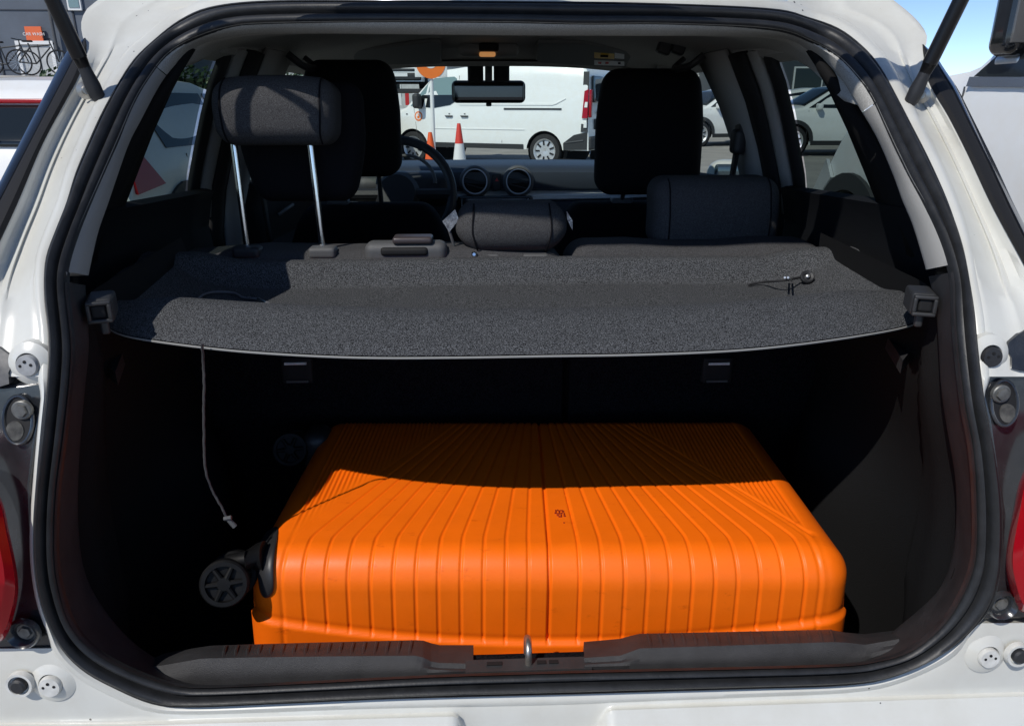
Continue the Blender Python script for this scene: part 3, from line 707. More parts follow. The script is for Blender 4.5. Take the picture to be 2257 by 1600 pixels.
for px in (1047, 1142):
    p = P(px, 402, 2.845); ax = Vector((0, -1, .1))
    o = part('air_vent', B().lathe(p+Vector((0, .03, 0)), ax, [(0, .060), (.03, .060), (.045, .056), (.05, .050), (.046, .046), (.02, .043)], 32, False), GREYP, dash, 'round air vent')
    part('vent_ring', B().lathe(p+Vector((0, .03, 0)), ax, [(.047, .0475), (.052, .0465), (.052, .0435), (.045, .0425)], 32, False), mat('vent_silver', (.30, .31, .33), .35, metal=.8), o)
    part('vent_core', B().lathe(p+Vector((0, .02, 0)), ax, [(0, .044), (.012, .044)], 28), RUBBER2, o)
    for dz in (-.016, .006):
        part('vent_slat', B().box(p+Vector((0, -.002, dz)), (.074 if dz > 0 else .066, .014, .004), Matrix.Rotation(R(14), 3, 'Y')), DARKP, o)
p = P(1095, 402, 2.848); o = part('switch_panel', B().rbox(p, (.034, .012, .062), .005, 3), DARKP, dash)
part('hazard_button', B().add([p+Vector((-.007, -.007, .004)), p+Vector((.007, -.007, .004)), p+Vector((0, -.007, .017))], [(0, 1, 2)]), REDP, o)
p0, p1 = P(1008, 433, 2.80), P(1175, 455, 2.80)
o = part('touch_screen', B().rbox(((p0.x+p1.x)/2, 2.81, p0.z-.085), (p1.x-p0.x, .03, .17), .012, 4), GLOSSB, dash, 'black touch screen')
for px in (1018, 1164):
    q = P(px, 444, 2.792); part('screen_line', B().box((q.x, 2.793, q.z-.04), (.003, .003, .10)), SILV, o)
# wipers on the far side of the glass
for x0, x1 in ((-.55, -.02), (.02, .6)):
    part('wiper', B().tube([(x0, 3.30, 1.045), ((x0+x1)/2, 3.24, 1.062), (x1, 3.28, 1.045)], .006, 8), RUBBER2, car)
part('bonnet', B().grid([[Vector((x, Y, z-.04*(x/.7)**2)) for x in [-.74+.074*k for k in range(21)]] for Y, z in ((3.30, 1.03), (3.6, 1.0), (4.0, .92), (4.25, .80), (4.3, .6))], False, False), WHITE, car)
# steering wheel
cw = P(876, 428, 2.50); nrm = Vector((0, -.92, .39)).normalized(); u = Vector((1, 0, 0)); q = nrm.cross(u)
ringp = [cw+.182*(math.cos(2*math.pi*k/48)*u+math.sin(2*math.pi*k/48)*q) for k in range(48)]
bb = B(); rings = []
for k in range(48):
    c_ = ringp[k]; rad = (c_-cw).normalized(); rings.append([c_+.0155*(math.cos(a)*rad+math.sin(a)*nrm) for a in [2*math.pi*j/10 for j in range(10)]])
rings.append(rings[0]); bb.grid(rings, True)
sw = part('steering_wheel', bb, DARKP, car, 'black steering wheel')
part('wheel_hub', B().lathe(cw, nrm, [(-.03, .07), (.0, .075), (.02, .06)], 24), DARKP, sw)
for a in (0, 180, 265):
    e = cw+.175*(math.cos(R(a))*u-math.sin(R(a))*q*-1); part('wheel_spoke', B().tube([cw, e], .018, 8), DARKP, sw)
part('instrument_hood', B().rbox(cw+Vector((0, .26, -.01)), (.36, .16, .12), .05, 5), DARKP, dash)
rg = [cw+Vector((.02, .12, .02))+.10*(math.cos(t)*u+math.sin(t)*q) for t in [math.pi*k/20 for k in range(21)]]
part('column_shroud_rim', B().tube(rg, .006, 8), GREYP, sw)

# --- front seats
def front_seat(xc, hb, lb, post):
    (x0, x1, y0, y1) = hb; c0 = P((x0+x1)/2, (y0+y1)/2, 2.08); wd = P(x1, y0, 2.08).x-P(x0, y0, 2.08).x; ht = P(x0, y0, 2.08).z-P(x0, y1, 2.08).z
    def bend(p):
        t = p.z/ht+.5
        return (p.x*(1-.10*sstep(.55, 1.0, t)), p.y+.02*t, p.z)
    s = part('front_seat', B().rbox((xc, 2.10, .72), (.50, .16, .62), .07, 6, fn=lambda p: (p.x*(1-.22*sstep(.1, .31, p.z)), p.y+.10*(p.z), p.z)), SEATD, car, lb)
    part('seat_cushion', B().rbox((xc, 2.40, .42), (.50, .5, .18), .06, 5), SEATD, s)
    part('head_restraint', B().rbox(c0, (wd, .12, ht), .045, 6, fn=bend), SEATD, s)
    for dx in (-.06, .06):
        part('post', B().tube([c0+Vector((dx, .01, -ht/2+.02)), Vector((c0.x+dx, 2.13, .98))], .0065, 8), DARKP, s)
    part('post_collar', B().rbox((c0.x-.06, 2.12, 1.032), (.06, .04, .018), .007, 3), GREYP, s)
    return s
front_seat(-.36, (668, 884, 135, 392), 'black driver seat seen from behind', 0)
front_seat(.385, (1312, 1550, 155, 432), 'black front passenger seat seen from behind', 1)

# --- rear head restraints
def rest(px0, px1, py0, py1, Y, depth, lb, posts, m, fn=None, rad=.05, tilt=0):
    c0 = P((px0+px1)/2, (py0+py1)/2, Y); wd = P(px1, (py0+py1)/2, Y).x-P(px0, (py0+py1)/2, Y).x; ht = P((px0+px1)/2, py0, Y).z-P((px0+px1)/2, py1, Y).z
    o = part('head_restraint', B().rbox(c0+Vector((0, depth/2, 0)), (wd, depth, ht), rad, 7, fn=fn, rot=Matrix.Rotation(tilt, 3, 'X')), m, car, lb)
    return o, c0, wd, ht
def bulge(p):
    k = 1-.05*sstep(.0, -.07, p.z)-.02*sstep(.03, .075, p.z)
    return (p.x*k, p.y-.010*math.cos(p.x*9)+.45*max(0, p.z-.012)-.22*min(0, p.z+.035), p.z-.010*(p.x/.13)**2*sstep(0, .06, p.z))
def side_seams(o, c0, wd, ht, depth, fn, tilt, inset=.022):
    rot = Matrix.Rotation(tilt, 3, 'X')
    for sg in (-1, 1):
        pts = []
        for k in range(25):
            z = ht/2*(1-2*k/24)*.97; e = ht/2-abs(z); rr_ = min(1, e/.03); y = -depth/2+.03*(1-math.sqrt(max(0, 1-(1-rr_)**2)))
            pts.append(c0+Vector((0, depth/2, 0))+rot @ Vector(fn(Vector((sg*(wd/2-inset), y-.0008, z)))))
        part('seam', B().tube(pts, .0016, 6), SEATD, o)
o, c0, wd, ht = rest(460, 735, 166, 326, 1.385, .115, 'raised black left rear head restraint', 1, SEAT, bulge, .030, R(-4))
side_seams(o, c0, wd, ht, .115, bulge, R(-4))
part('front_pad', B().rbox(c0+Vector((.022, .130, -.060)), (wd*1.12, .075, ht*1.84), .034, 6, fn=lambda p: (p.x*(1-.22*sstep(.02, -.14, p.z)), p.y, p.z)), SEATD, o)
for xa, ya, xb, yb, m in ((515, 318, 546, 552, CHROME), (684, 318, 712, 552, CHROME)):
    a, e = P(xa, ya, 1.45), P(xb, yb, 1.44); part('post', B().tube([a, e], .0062, 14), CHROME, o)
    e2 = P(xb, yb-1, 1.425)
    part('post_guide', B().rbox(e2+Vector((0, 0, -.004)), (.052, .036, .022), .007, 4), GREYP if xa > 600 else DARKP, o)
def bulge2(p): return (p.x*(1-.13*sstep(.0, -.05, p.z)-.04*sstep(.0, .05, p.z)), p.y-.014*math.cos(p.x*10)+.25*max(0, p.z), p.z)
o, c0, wd, ht = rest(1003, 1254, 452, 560, 1.42, .115, 'low black centre rear head restraint with silver tags', 0, SEAT, bulge2, .038)
side_seams(o, c0, wd, ht, .115, bulge2, 0, .034)
for sg, pts in ((-1, [(1003,462),(975,488),(990,512),(1012,484)]), (1, [(1249,466),(1262,486),(1262,508),(1250,484)])):
    q = [P(x, y, 1.44) for x, y in pts]; part('silver_tag', B().prism(q, (0, .003, 0)), mat('tag_silver', (.72, .72, .74), .25, metal=.8, c2=(.25, .25, .28), vscale=110), o)
part('tag_strap', B().tube([P(990, 508, 1.445), P(997, 530, 1.445), P(1003, 552, 1.45)], .003, 6), GREYP, o)
for px, m in ((1045, CHROME),):
    part('release_button', B().lathe(P(px, 561, 1.415), (0, -1, .2), [(0, .006), (.008, .006), (.011, .003)], 12), m, o)
for px in (1072, 1180):
    part('post_guide', B().rbox(P(px, 566, 1.425), (.05, .03, .014), .005, 3), GREYP, o)
def bulge3(p): return (p.x, p.y-.010*math.cos(p.x*9)+.28*max(0, p.z)-.05*min(0, p.z+.02), p.z)
o, c0, wd, ht = rest(1445, 1728, 397, 556, 1.54, .12, 'low black right rear head restraint', 0, SEAT, bulge3, .036)
side_seams(o, c0, wd, ht, .12, bulge3, 0, .03)
part('release_button', B().lathe(P(1509, 556, 1.54), (0, -1, .2), [(0, .005), (.01, .005), (.012, .003)], 12), CHROME, o)
for px in (1530, 1680):
    part('post_guide', B().rbox(P(px, 557, 1.55), (.055, .03, .014), .005, 3), GREYP, o)
# seat-back release handle
p = P(894, 556, 1.405)
o = part('seat_release', B().rbox(p+Vector((0, .02, -.004)), (.158, .05, .044), .016, 5), GREYP, car, 'grey seat back release handle')
part('release_pocket', B().rbox(p+Vector((-.002, -.003, .002)), (.090, .014, .016), .006, 3), RUBBER2, o)
part('release_paddle', B().rbox(p+Vector((.014, .016, .022)), (.076, .045, .014), .006, 4), mat('paddle_brown', (.05, .04, .042), .4), o)

# ================================================================ parcel shelf
shelf = thing('parcel_shelf', 'grey black carpeted parcel shelf hung above the orange suitcase', 'parcel shelf', (0, 1.1, 1.0))
edge_px = [(205,700),(232,717),(300,737),(450,757),(600,769),(800,777),(1000,777),(1200,774),(1400,771),(1600,763),(1750,750),(1900,731),(2000,713),(2056,690)]
ZR = 1.012
ed = cat([PZ(x, y, ZR) for x, y in edge_px], 14)
nx = len(ed); nr = 60
rows_t = []
def half(Y): return lerp([(.9, .545), (1.0, .575), (1.1, .605), (1.36, .655)], Y)
for i in range(nr+1):
    t = i/nr; row = []
    for k, e in enumerate(ed):
        f = e.x/abs(ed[0].x if e.x < 0 else ed[-1].x)
        Y = e.y+(1.365-e.y)*t
        X = f*(abs(e.x/f if abs(f) > 1e-6 else 0)*(1-t**.6)+.672*t**.6) if abs(f) > 1e-6 else 0
        ax_ = abs(X)
        side = sstep(.47, .58, ax_)           # raised ends
        tray = sstep(1.04, 1.12, Y)*(1-sstep(.53, .62, ax_))
        wallf = sstep(1.305, 1.345, Y)
        z = ZR+.002-.030*tray*(1-wallf)+.016*side*sstep(.95, 1.05, Y)+.010*wallf
        dd = Y-e.y; z += .022*sstep(0, .10, dd)*(1-sstep(.11, .20, dd))*(1-side)-.006*(1-sstep(0, .02, dd))   # rolled rear edge
        z += .0022*math.sin(X*7+1)*math.sin(Y*11)
        row.append(Vector((X, Y, z)))
    rows_t.append(row)
part('shelf_panel', B().grid(rows_t, False, False), CARPET, shelf, smooth=70)
low = [[p+Vector((0, 0.0, -.0015)) for p in rows_t[0]], [p+Vector((0, -.0010, -.0022)) for p in rows_t[0]], [p+Vector((0, -.0005, -.0040)) for p in rows_t[0]], [p+Vector((0, .004, -.0045)) for p in rows_t[0]]]
part('edge_strip', B().grid(low, False, True), CARPETE, shelf)
under = [[Vector((p.x, p.y+.003, p.z-.0075)) for p in r_] for r_ in rows_t]
part('underside', B().grid(under, False, True), CARPETB, shelf)
fr_ = [[p, p+Vector((0, .003, -.004)), p+Vector((0, 0, -.03))] for p in rows_t[-1]]
part('front_lip', B().grid(list(map(list, zip(*fr_))), False, False), CARPET, shelf)
CLIPM = mat('clip_plastic', (.026, .027, .029), .5)
# square sockets at both ends
for sgn, px, py, lb in ((-1, 216, 686, 'left'), (1, 2040, 672, 'right')):
    p = P(px, py, .90); rt = Matrix.Rotation(R(-20*sgn), 3, 'Z')
    def tr(v): return p+rt @ Vector(v)
    w_, h_ = .017, .015; outer = []; 
    o = part('hinge_clip', B().rbox(p+Vector((sgn*.006, .024, 0)), (.030, .052, .030), .005, 3, rot=rt), CLIPM, shelf, 'dark plastic %s hinge clip' % lb)
    part('clip_socket', B().rbox(p+Vector((-sgn*.002, -.0025, 0)), (.017, .006, .017), .003, 2, rot=rt), RUBBER2, o)
    for dx, dz, sx, sz in ((0, .0112, .028, .005), (0, -.0112, .028, .005), (.0118, 0, .005, .020), (-.0118, 0, .005, .020)):
        part('socket_rim', B().rbox(tr((dx-sgn*.002, -.0055, dz)), (sx, .009, sz), .0018, 2, rot=rt), CLIPM, o)
    part('clip_tongue', B().rbox(tr((-sgn*.004, .004, -.022)), (.010, .010, .018), .003, 3, rot=rt), CLIPM, o)
# cords: loose one on the left, hanging one, and knob with cord on the right
def onsh(px, py, dz=.004):
    for k in range(6):
        z = ZR-.012 if k == 0 else z
        p = PZ(px, py, z)
        i = min(range(0, nr+1), key=lambda i: abs(rows_t[i][nx//2].y-p.y)); j = min(range(nx), key=lambda j: abs(rows_t[i][j].x-p.x)); z = rows_t[i][j].z+dz
    return PZ(px, py, z)
CORD = mat('black_cord', (.02, .02, .022), .7, bump=.6, bscale=1500)
CORDG = mat('grey_cord', (.16, .16, .17), .7, bump=.6, bscale=1500)
part('loose_cord', B().tube(cat([onsh(*q) for q in ((434,662),(448,650),(470,644),(500,644),(520,647),(533,655),(550,657),(570,660),(590,668),(610,676),(640,680),(672,676))], 6), .0021, 8), CORDG, shelf, 'loose grey cord lying on the shelf')
part('cord_ferrule', B().tube([onsh(570,660,.005), onsh(588,668,.005)], .0034, 10), CHROME, shelf)
for k in range(9):
    a = onsh(548+k*2, 656, .004); part('cord_fray', B().tube([a, a+Vector((random.uniform(-.008,.008), random.uniform(-.008,.008), random.uniform(.001,.006)))], .0007, 5), CORD, shelf)
for k in range(12):
    a = onsh(640+k*2.6, 677, .004); part('cord_fray', B().tube([a, a+Vector((random.uniform(-.006,.012), random.uniform(-.008,.008), random.uniform(.0,.005)))], .0007, 5), CORD, shelf)
part('cord_loop', B().tube(cat([onsh(*q) for q in ((1650,628),(1680,622),(1710,620),(1735,617),(1762,612))], 5), .0022, 8), CORD, shelf)
for px in (1734, 1741):
    part('cord_ferrule', B().tube([onsh(px-4, 612, .006), onsh(px+4, 619, .006)], .0018, 8), SILV, shelf)
p = onsh(1778, 612, .010)
part('cord_knob', B().lathe(p, (-.1, -.8, .6), [(-.005, .008), (0, .0120), (.005, .0120), (.007, .010), (.0055, .006), (.003, .005)], 24), DARKP, shelf, 'round black cord knob')
part('knob_pin', B().lathe(p, (-.1, -.8, .6), [(.003, .0035), (.008, .0035), (.009, .002)], 12), SILV, shelf)
part('cord_hole', B().tube(cat([onsh(*q) for q in ((1855,652),(1853,642),(1860,634),(1866,640),(1862,648))], 4), .0018, 6), CORD, shelf)
h = [P(445, 757, .885)]+[P(x, y, .90) for x, y in ((447,800),(451,850),(449,920),(449,990),(455,1040),(470,1085),(488,1118),(500,1140))]
hc_ = cat(h, 10)
hc_ = [p+Vector((.0002*math.sin(i*1.3)+.0007*math.sin(i*.21), .0003*math.cos(i*.9), 0)) for i, p in enumerate(hc_)]
part('hanging_cord', B().tube(hc_, [.0018+.00012*math.sin(i*2.1) for i in range(len(hc_))], 8), mat('hang_cord', (.045, .045, .048), .75, bump=.6, bscale=1500), shelf, 'black cord hanging below the shelf')
part('cord_ferrule', B().tube([P(500,1141,.90), P(518,1160,.90)], [.0030, .0038], 10), GREYP, shelf)
part('cord_knot', B().tube([P(494,1143,.898), P(510,1140,.898)], .003, 8), GREYP, shelf)

# ================================================================ orange suitcase
case = thing('suitcase', 'orange hard shell suitcase with grooved fan pattern lying flat in the boot', 'suitcase', (.053, 1.112, .42))
CO_ = Vector((.053, 1.112, 0)); crot = Matrix.Rotation(R(-2.3), 3, 'Z')
ca, cb_, z0c, z1c, CR = .428, .247, .525, .702, .044
def mono(lo, hi, n): return [lo+(hi-lo)*k/n for k in range(n+1)]
def axisd(H, I, nmid, ne=10):
    e = [-I-(H-I)*math.cos(math.pi/2*j/ne) for j in range(ne)]
    return e+mono(-I, I, nmid)+[-x for x in reversed(e)]
AX, AY = axisd(ca, ca-CR, 640, 10), axisd(cb_, cb_-CR, 200, 12)
AZ_ = mono(z0c, z1c-CR, 44)+[z1c-CR+CR*math.sin(math.pi/2*j/12) for j in range(1, 13)]
coarse = [-.0315*k for k in range(1, 12)]+[.040+.0315*k for k in range(0, 12)]
def groove(o, n):
    x, y, z = o
    fd = (y+cb_-.052)/(2*cb_-.06); fd = max(0.0, fd); fd = fd*fd/(fd+.035) if fd < 1 else fd
    k = 1-.60*min(fd, 1); u0 = x/k; h = 0.0
    topness = sstep(.55, .95, n.z)
    inx = 1-sstep(ca-CR*.95, ca-CR*.7, abs(x))
    if abs(u0) < .392:
        for c in coarse:
            d = (u0-c)*k
            if abs(d) < .006: h -= .0021*(1-sstep(.0011, .0032, abs(d)))
        d = (u0+.002)*k
        if abs(d) < .008: h -= .0050*(1-sstep(.0014, .0036, abs(d)))
        if 0 < u0 < .040: h -= .0012                     # flat centre band
    if topness > 0 and abs(u0) > .372:
        h += topness*inx*sstep(.374, .430, abs(u0))*(.0012*math.sin(x*2*math.pi/.0078)-.0006)
        h -= .0007*math.exp(-((abs(u0)-.374)*k/.0035)**2)*topness
    if n.y < -.3:                                         # front ledge, bowed, and side border
        zl = .556+.042*min(1, (x/.40)**2)
        h += .0055*(1-sstep(zl-.004, zl+.004, z))-.0012*math.exp(-((z-zl-.008)/.004)**2)
    if n.y < -.3 and z < .556+.042*min(1, (x/.40)**2): h = .0055*(1-sstep(zl-.004, zl+.004, z))
    d = abs(x)-(ca-.052)
    if n.y < -.2 or n.z > .5: h -= .0016*math.exp(-(d/.003)**2)*(1 if n.y < -.3 else .4)
    return h
def shell():
    inn = (ca-CR, cb_-CR, z1c-CR); key = {}; vs = []; fs = []
    def vid(p):
        k = (round(p[0], 5), round(p[1], 5), round(p[2], 5))
        if k in key: return key[k]
        q = Vector((max(-inn[0], min(inn[0], p[0])), max(-inn[1], min(inn[1], p[1])), min(inn[2], p[2]))); d = Vector(p)-q
        n = d.normalized() if d.length > 1e-9 else Vector((0, 0, 1)); o = q+n*CR
        h = groove(o, n); o = o+n*h
        t = (z1c-o.z)/(z1c-z0c)
        lowf = max(0, .652-o.z)
        o = Vector((o.x*(1+.030*t), o.y*(1+.02*t)+(.10*lowf if n.y < -.3 else 0), o.z))
        key[k] = len(vs); vs.append(CO_+crot @ o); return key[k]
    def face(A, Bx, f, flip):
        for i in range(len(A)-1):
            for j in range(len(Bx)-1):
                q = [vid(f(A[i], Bx[j])), vid(f(A[i+1], Bx[j])), vid(f(A[i+1], Bx[j+1])), vid(f(A[i], Bx[j+1]))]
                if len(set(q)) > 2: fs.append(tuple(reversed(q)) if flip else tuple(q))
    face(AX, AY, lambda a, b_: (a, b_, z1c), False)
    face(AX, AZ_, lambda a, b_: (a, -cb_, b_), False)
    face(AX, AZ_, lambda a, b_: (a, cb_, b_), True)
    face(AY, AZ_, lambda a, b_: (-ca, a, b_), True)
    face(AY, AZ_, lambda a, b_: (ca, a, b_), False)
    return B().add(vs, fs)
us = shell()
from mathutils.bvhtree import BVHTree
usb = BVHTree.FromPolygons(us.v, us.f)
def on_case(px, py, back=.92):
    d = ray(px, py).normalized(); h = usb.ray_cast(CAM, d)
    return h[0]-d*.004 if h[0] is not None else P(px, py, back)
part('upper_shell', us, ORANGE, case, smooth=62)
def CL(x, y, z): return CO_+crot @ Vector((x, y, z))
part('seam_band', B().rbox(CL(0, 0, .521), (2*ca*1.036+.012, 2*cb_*1.03+.010, .020), .0095, 6, rot=crot), ORANGE, case, smooth=60)
part('seam_gasket', B().rbox(CL(0, 0, .508), (2*ca*1.03, 2*cb_*1.02, .010), .004, 2, rot=crot), RUBBER2, case)
part('lower_shell', B().rbox(CL(0, 0, .462), (2*ca*1.03, 2*cb_*1.02, .084), .038, 7, rot=crot), ORANGE, case, smooth=60)
# small moulded emblem by the centre seam, and a speck below it
e0 = CL(.020, -.128, z1c)
for (dx, dy, lx, ly) in ((-.006,.010,.002,.006),(-.003,.012,.002,.003),(-.001,.008,.002,.007),(.003,.011,.005,.002),(.005,.008,.003,.004),(-.007,.004,.003,.003),(-.003,.002,.005,.0025),(.002,.003,.003,.003),(.006,.001,.002,.005),(-.004,-.003,.004,.002),(.001,-.003,.002,.005),(.006,-.005,.003,.003),(-.001,-.007,.005,.002),(.003,-.024,.002,.002)):
    part('emblem_mark', B().box(e0+Vector((dx, dy, -.0008)), (lx, ly, .0014), crot), ORANGED, case)
# casters
def wheel(parent, c, ax, rr, wd):
    ax = Vector(ax).normalized()
    o = part('caster_wheel', B().lathe(c-ax*wd/2, ax, [(0, rr*.70), (.0, rr*.93), (wd*.15, rr), (wd*.85, rr), (wd, rr*.93), (wd, rr*.76), (wd*.6, rr*.74), (wd*.55, rr*.3), (wd*1.0, rr*.27), (wd*1.02, rr*.05)], 40), WHEELP, parent, smooth=40)
    u = ax.orthogonal().normalized(); q = ax.cross(u)
    for k in range(6):
        t = 2*math.pi*k/6+.3; dv = math.cos(t)*u+math.sin(t)*q
        part('spoke', B().tube([c+ax*wd*.28+dv*rr*.22, c+ax*wd*.28+dv*rr*.78], [rr*.13, rr*.09], 8), WHEELP, o)
    return o
def caster(px, py, Y, hub, sc_=1):
    c = P(px, py, Y); ax = Vector((.12, -.93, .34)).normalized()
    rr = .0325*sc_
    h = part('wheel_housing', hub, mat('housing_plastic', (.022, .022, .024), .45), case, 'black corner wheel housing', smooth=50)
    wheel(h, c, ax, rr, .017); wheel(h, c-ax*.036+Vector((.006, 0, .004)), ax, rr, .017)
    return h, c, ax
hc = P(597, 1240, .915)
hpoly = ((607,1160),(613,1166),(611,1190),(607,1215),(604,1250),(604,1280),(603,1300),(596,1314),(583,1317),(574,1305),(569,1280),(565,1240),(569,1210),(577,1188),(590,1170))
hpx = cat([(x, y, 0) for x, y in hpoly], 3, True)
def hub_pt(x, y, off):
    d = ray(x, y).normalized(); h = usb.ray_cast(CAM, d)[0]; k = 0
    if h is None:
        while h is None and k < 80:
            k += 2; h = usb.ray_cast(CAM, ray(x+k, y).normalized())[0]
        h = P(x, y, (h.y if h is not None else .92)+.0012*k)
    return h-d*off
hcx, hcy = 588, 1240
rings_ = []
for f, off in ((1.0, -.03), (1.0, -.002), (1.0, .003), (.94, .0055), (.8, .007), (.6, .008), (.4, .0085), (.2, .009)):
    rings_.append([hub_pt(hcx+(p.x-hcx)*f, hcy+(p.y-hcy)*f, off) for p in hpx])
hub = B().loft(rings_); hcen = hub_pt(576, 1230, .004)
h1, c1, ax1 = caster(496, 1284, .862, hub)
st = P(568, 1228, hcen.y); cc = c1-ax1*.018
part('swivel', B().tube([P(584, 1226, hcen.y), st, P(552, 1230, hcen.y-.01), P(530, 1240, .88)], [.022, .020, .013, .012], 18), WHEELP, h1)
part('fork', B().tube([P(545, 1230, .885), P(515, 1235, .885), cc], [.011, .012, .009], 12), WHEELP, h1)
hc2 = P(700, 960, 1.30)
h2, c2_, ax2 = caster(640, 990, 1.27, B().rbox(hc2+Vector((0, 0, -.03)), (.05, .07, .09), .02, 4))
part('fork', B().tube([hc2+Vector((0, 0, -.01)), P(655, 965, 1.29), c2_-ax2*.018], [.014, .012, .009], 12), WHEELP, h2)

# ================================================================ vehicles around
def vehicle(name, label, cat_, top, bot, wtab, xr, wheels, wr, paintm, group=None, nose=.10, tail=.03, y_w=.80, arch=1.18):
    root = thing(name, label, cat_, group=group)
    x0, x1 = xr; xs = sorted(set([round(x0+(x1-x0)*k/70, 4) for k in range(71)]+[round(wx+wr*arch*math.cos(R(a)), 4) for wx in wheels for a in range(0, 181, 15)]))
    def w_(x, z):
        f = (x-(x0+x1)/2)/((x1-x0)/2); k = 1-(nose*max(0, f)**4+tail*max(0, -f)**6); return lerp(wtab, z)*k
    def zb(x):
        z = bot
        for wx in wheels:
            d = abs(x-wx)
            if d < wr*arch: z = max(z, wr+math.sqrt((wr*arch)**2-d*d))
        return z
    rows = []
    for x in xs:
        b0, t0 = zb(x), lerp(top, x)
        if t0 < b0+.02: t0 = b0+.02
        zz = [b0+(t0-b0)*(k/14)**.9 for k in range(15)]
        r_ = .05
        l = [Vector((x, w_(x, z), z)) for z in zz]; l[-1].y -= .05; l[-2].y -= .012
        ce = [Vector((x, y, t0+.025*(1-(y/.8)**2))) for y in (.5, .25, 0, -.25, -.5)] if t0 > .9 else [Vector((x, y, t0+.008)) for y in (.5, .25, 0, -.25, -.5)]
        rows.append(l+ce+[Vector((v.x, -v.y, v.z)) for v in reversed(l)])
    bb = B().grid(rows, False, False); nn = len(rows[0])
    bb.add(rows[0], [tuple(range(nn))]); bb.add(rows[-1], [tuple(reversed(range(nn)))])
    bd = part('body', bb, paintm, root, smooth=38)
    part('underbody', B().box(((x0+x1)/2, 0, bot+.05), (x1-x0-.3, 1.2, .1)), RUBBER2, root)
    for wx in wheels:
        for s in (1, -1):
            c = Vector((wx, s*(y_w-.10), wr))
            o = part('wheel', B().lathe(c, (0, s, 0), [(-.09, wr*.6), (-.09, wr*.96), (-.07, wr), (.09, wr), (.11, wr*.96), (.115, wr*.72)], 32, False), TYRE, root)
            part('rim', B().lathe(c, (0, s, 0), [(.07, wr*.02), (.085, wr*.28), (.075, wr*.6), (.112, wr*.68), (.118, wr*.72)], 32, False), ALLOY, o)
            for k in range(9):
                t = 2*math.pi*k/9; part('rim_slot', B().box(c+Vector((math.cos(t)*wr*.47, s*.088, math.sin(t)*wr*.47)), (wr*.26, .02, wr*.09), Matrix.Rotation(-t, 3, 'Y')), RUBBER2, o)
            part('wheel_well', B().lathe(Vector((wx, s*(y_w-.28), wr)), (0, s, 0), [(0, wr*.3), (0, wr*1.2), (.2, wr*1.2)], 24, False), RUBBER2, root)
    def side(nm, pts, m, s=1, t=.006, label=None, parent=None):
        q = [Vector((x, s*(w_(x, z)+.003), z)) for x, z in pts]
        n_ = len(q); e = Vector((0, s*t, 0))
        bb = B().add(q+[p+e for p in q], [tuple(range(n_, 2*n_)) if s < 0 else tuple(reversed(range(n_, 2*n_)))]+[(i, (i+1) % n_, n_+(i+1) % n_, n_+i) for i in range(n_)])
        return part(nm, bb, m, parent or root, label, smooth=30)
    def topquad(nm, xa, xb, ya, yb, m, lift=.012):
        rows = []
        for k in range(9):
            x = xa+(xb-xa)*k/8; z = lerp(top, x); yy = ya+(yb-ya)*k/8
            rows.append([Vector((x, y*yy, z+.030*(1-(y*yy/.8)**2)+lift)) for y in (-1, -.75, -.5, -.25, 0, .25, .5, .75, 1)])
        return part(nm, B().grid(rows), m, root, solid=.01)
    return root, side, topquad, w_
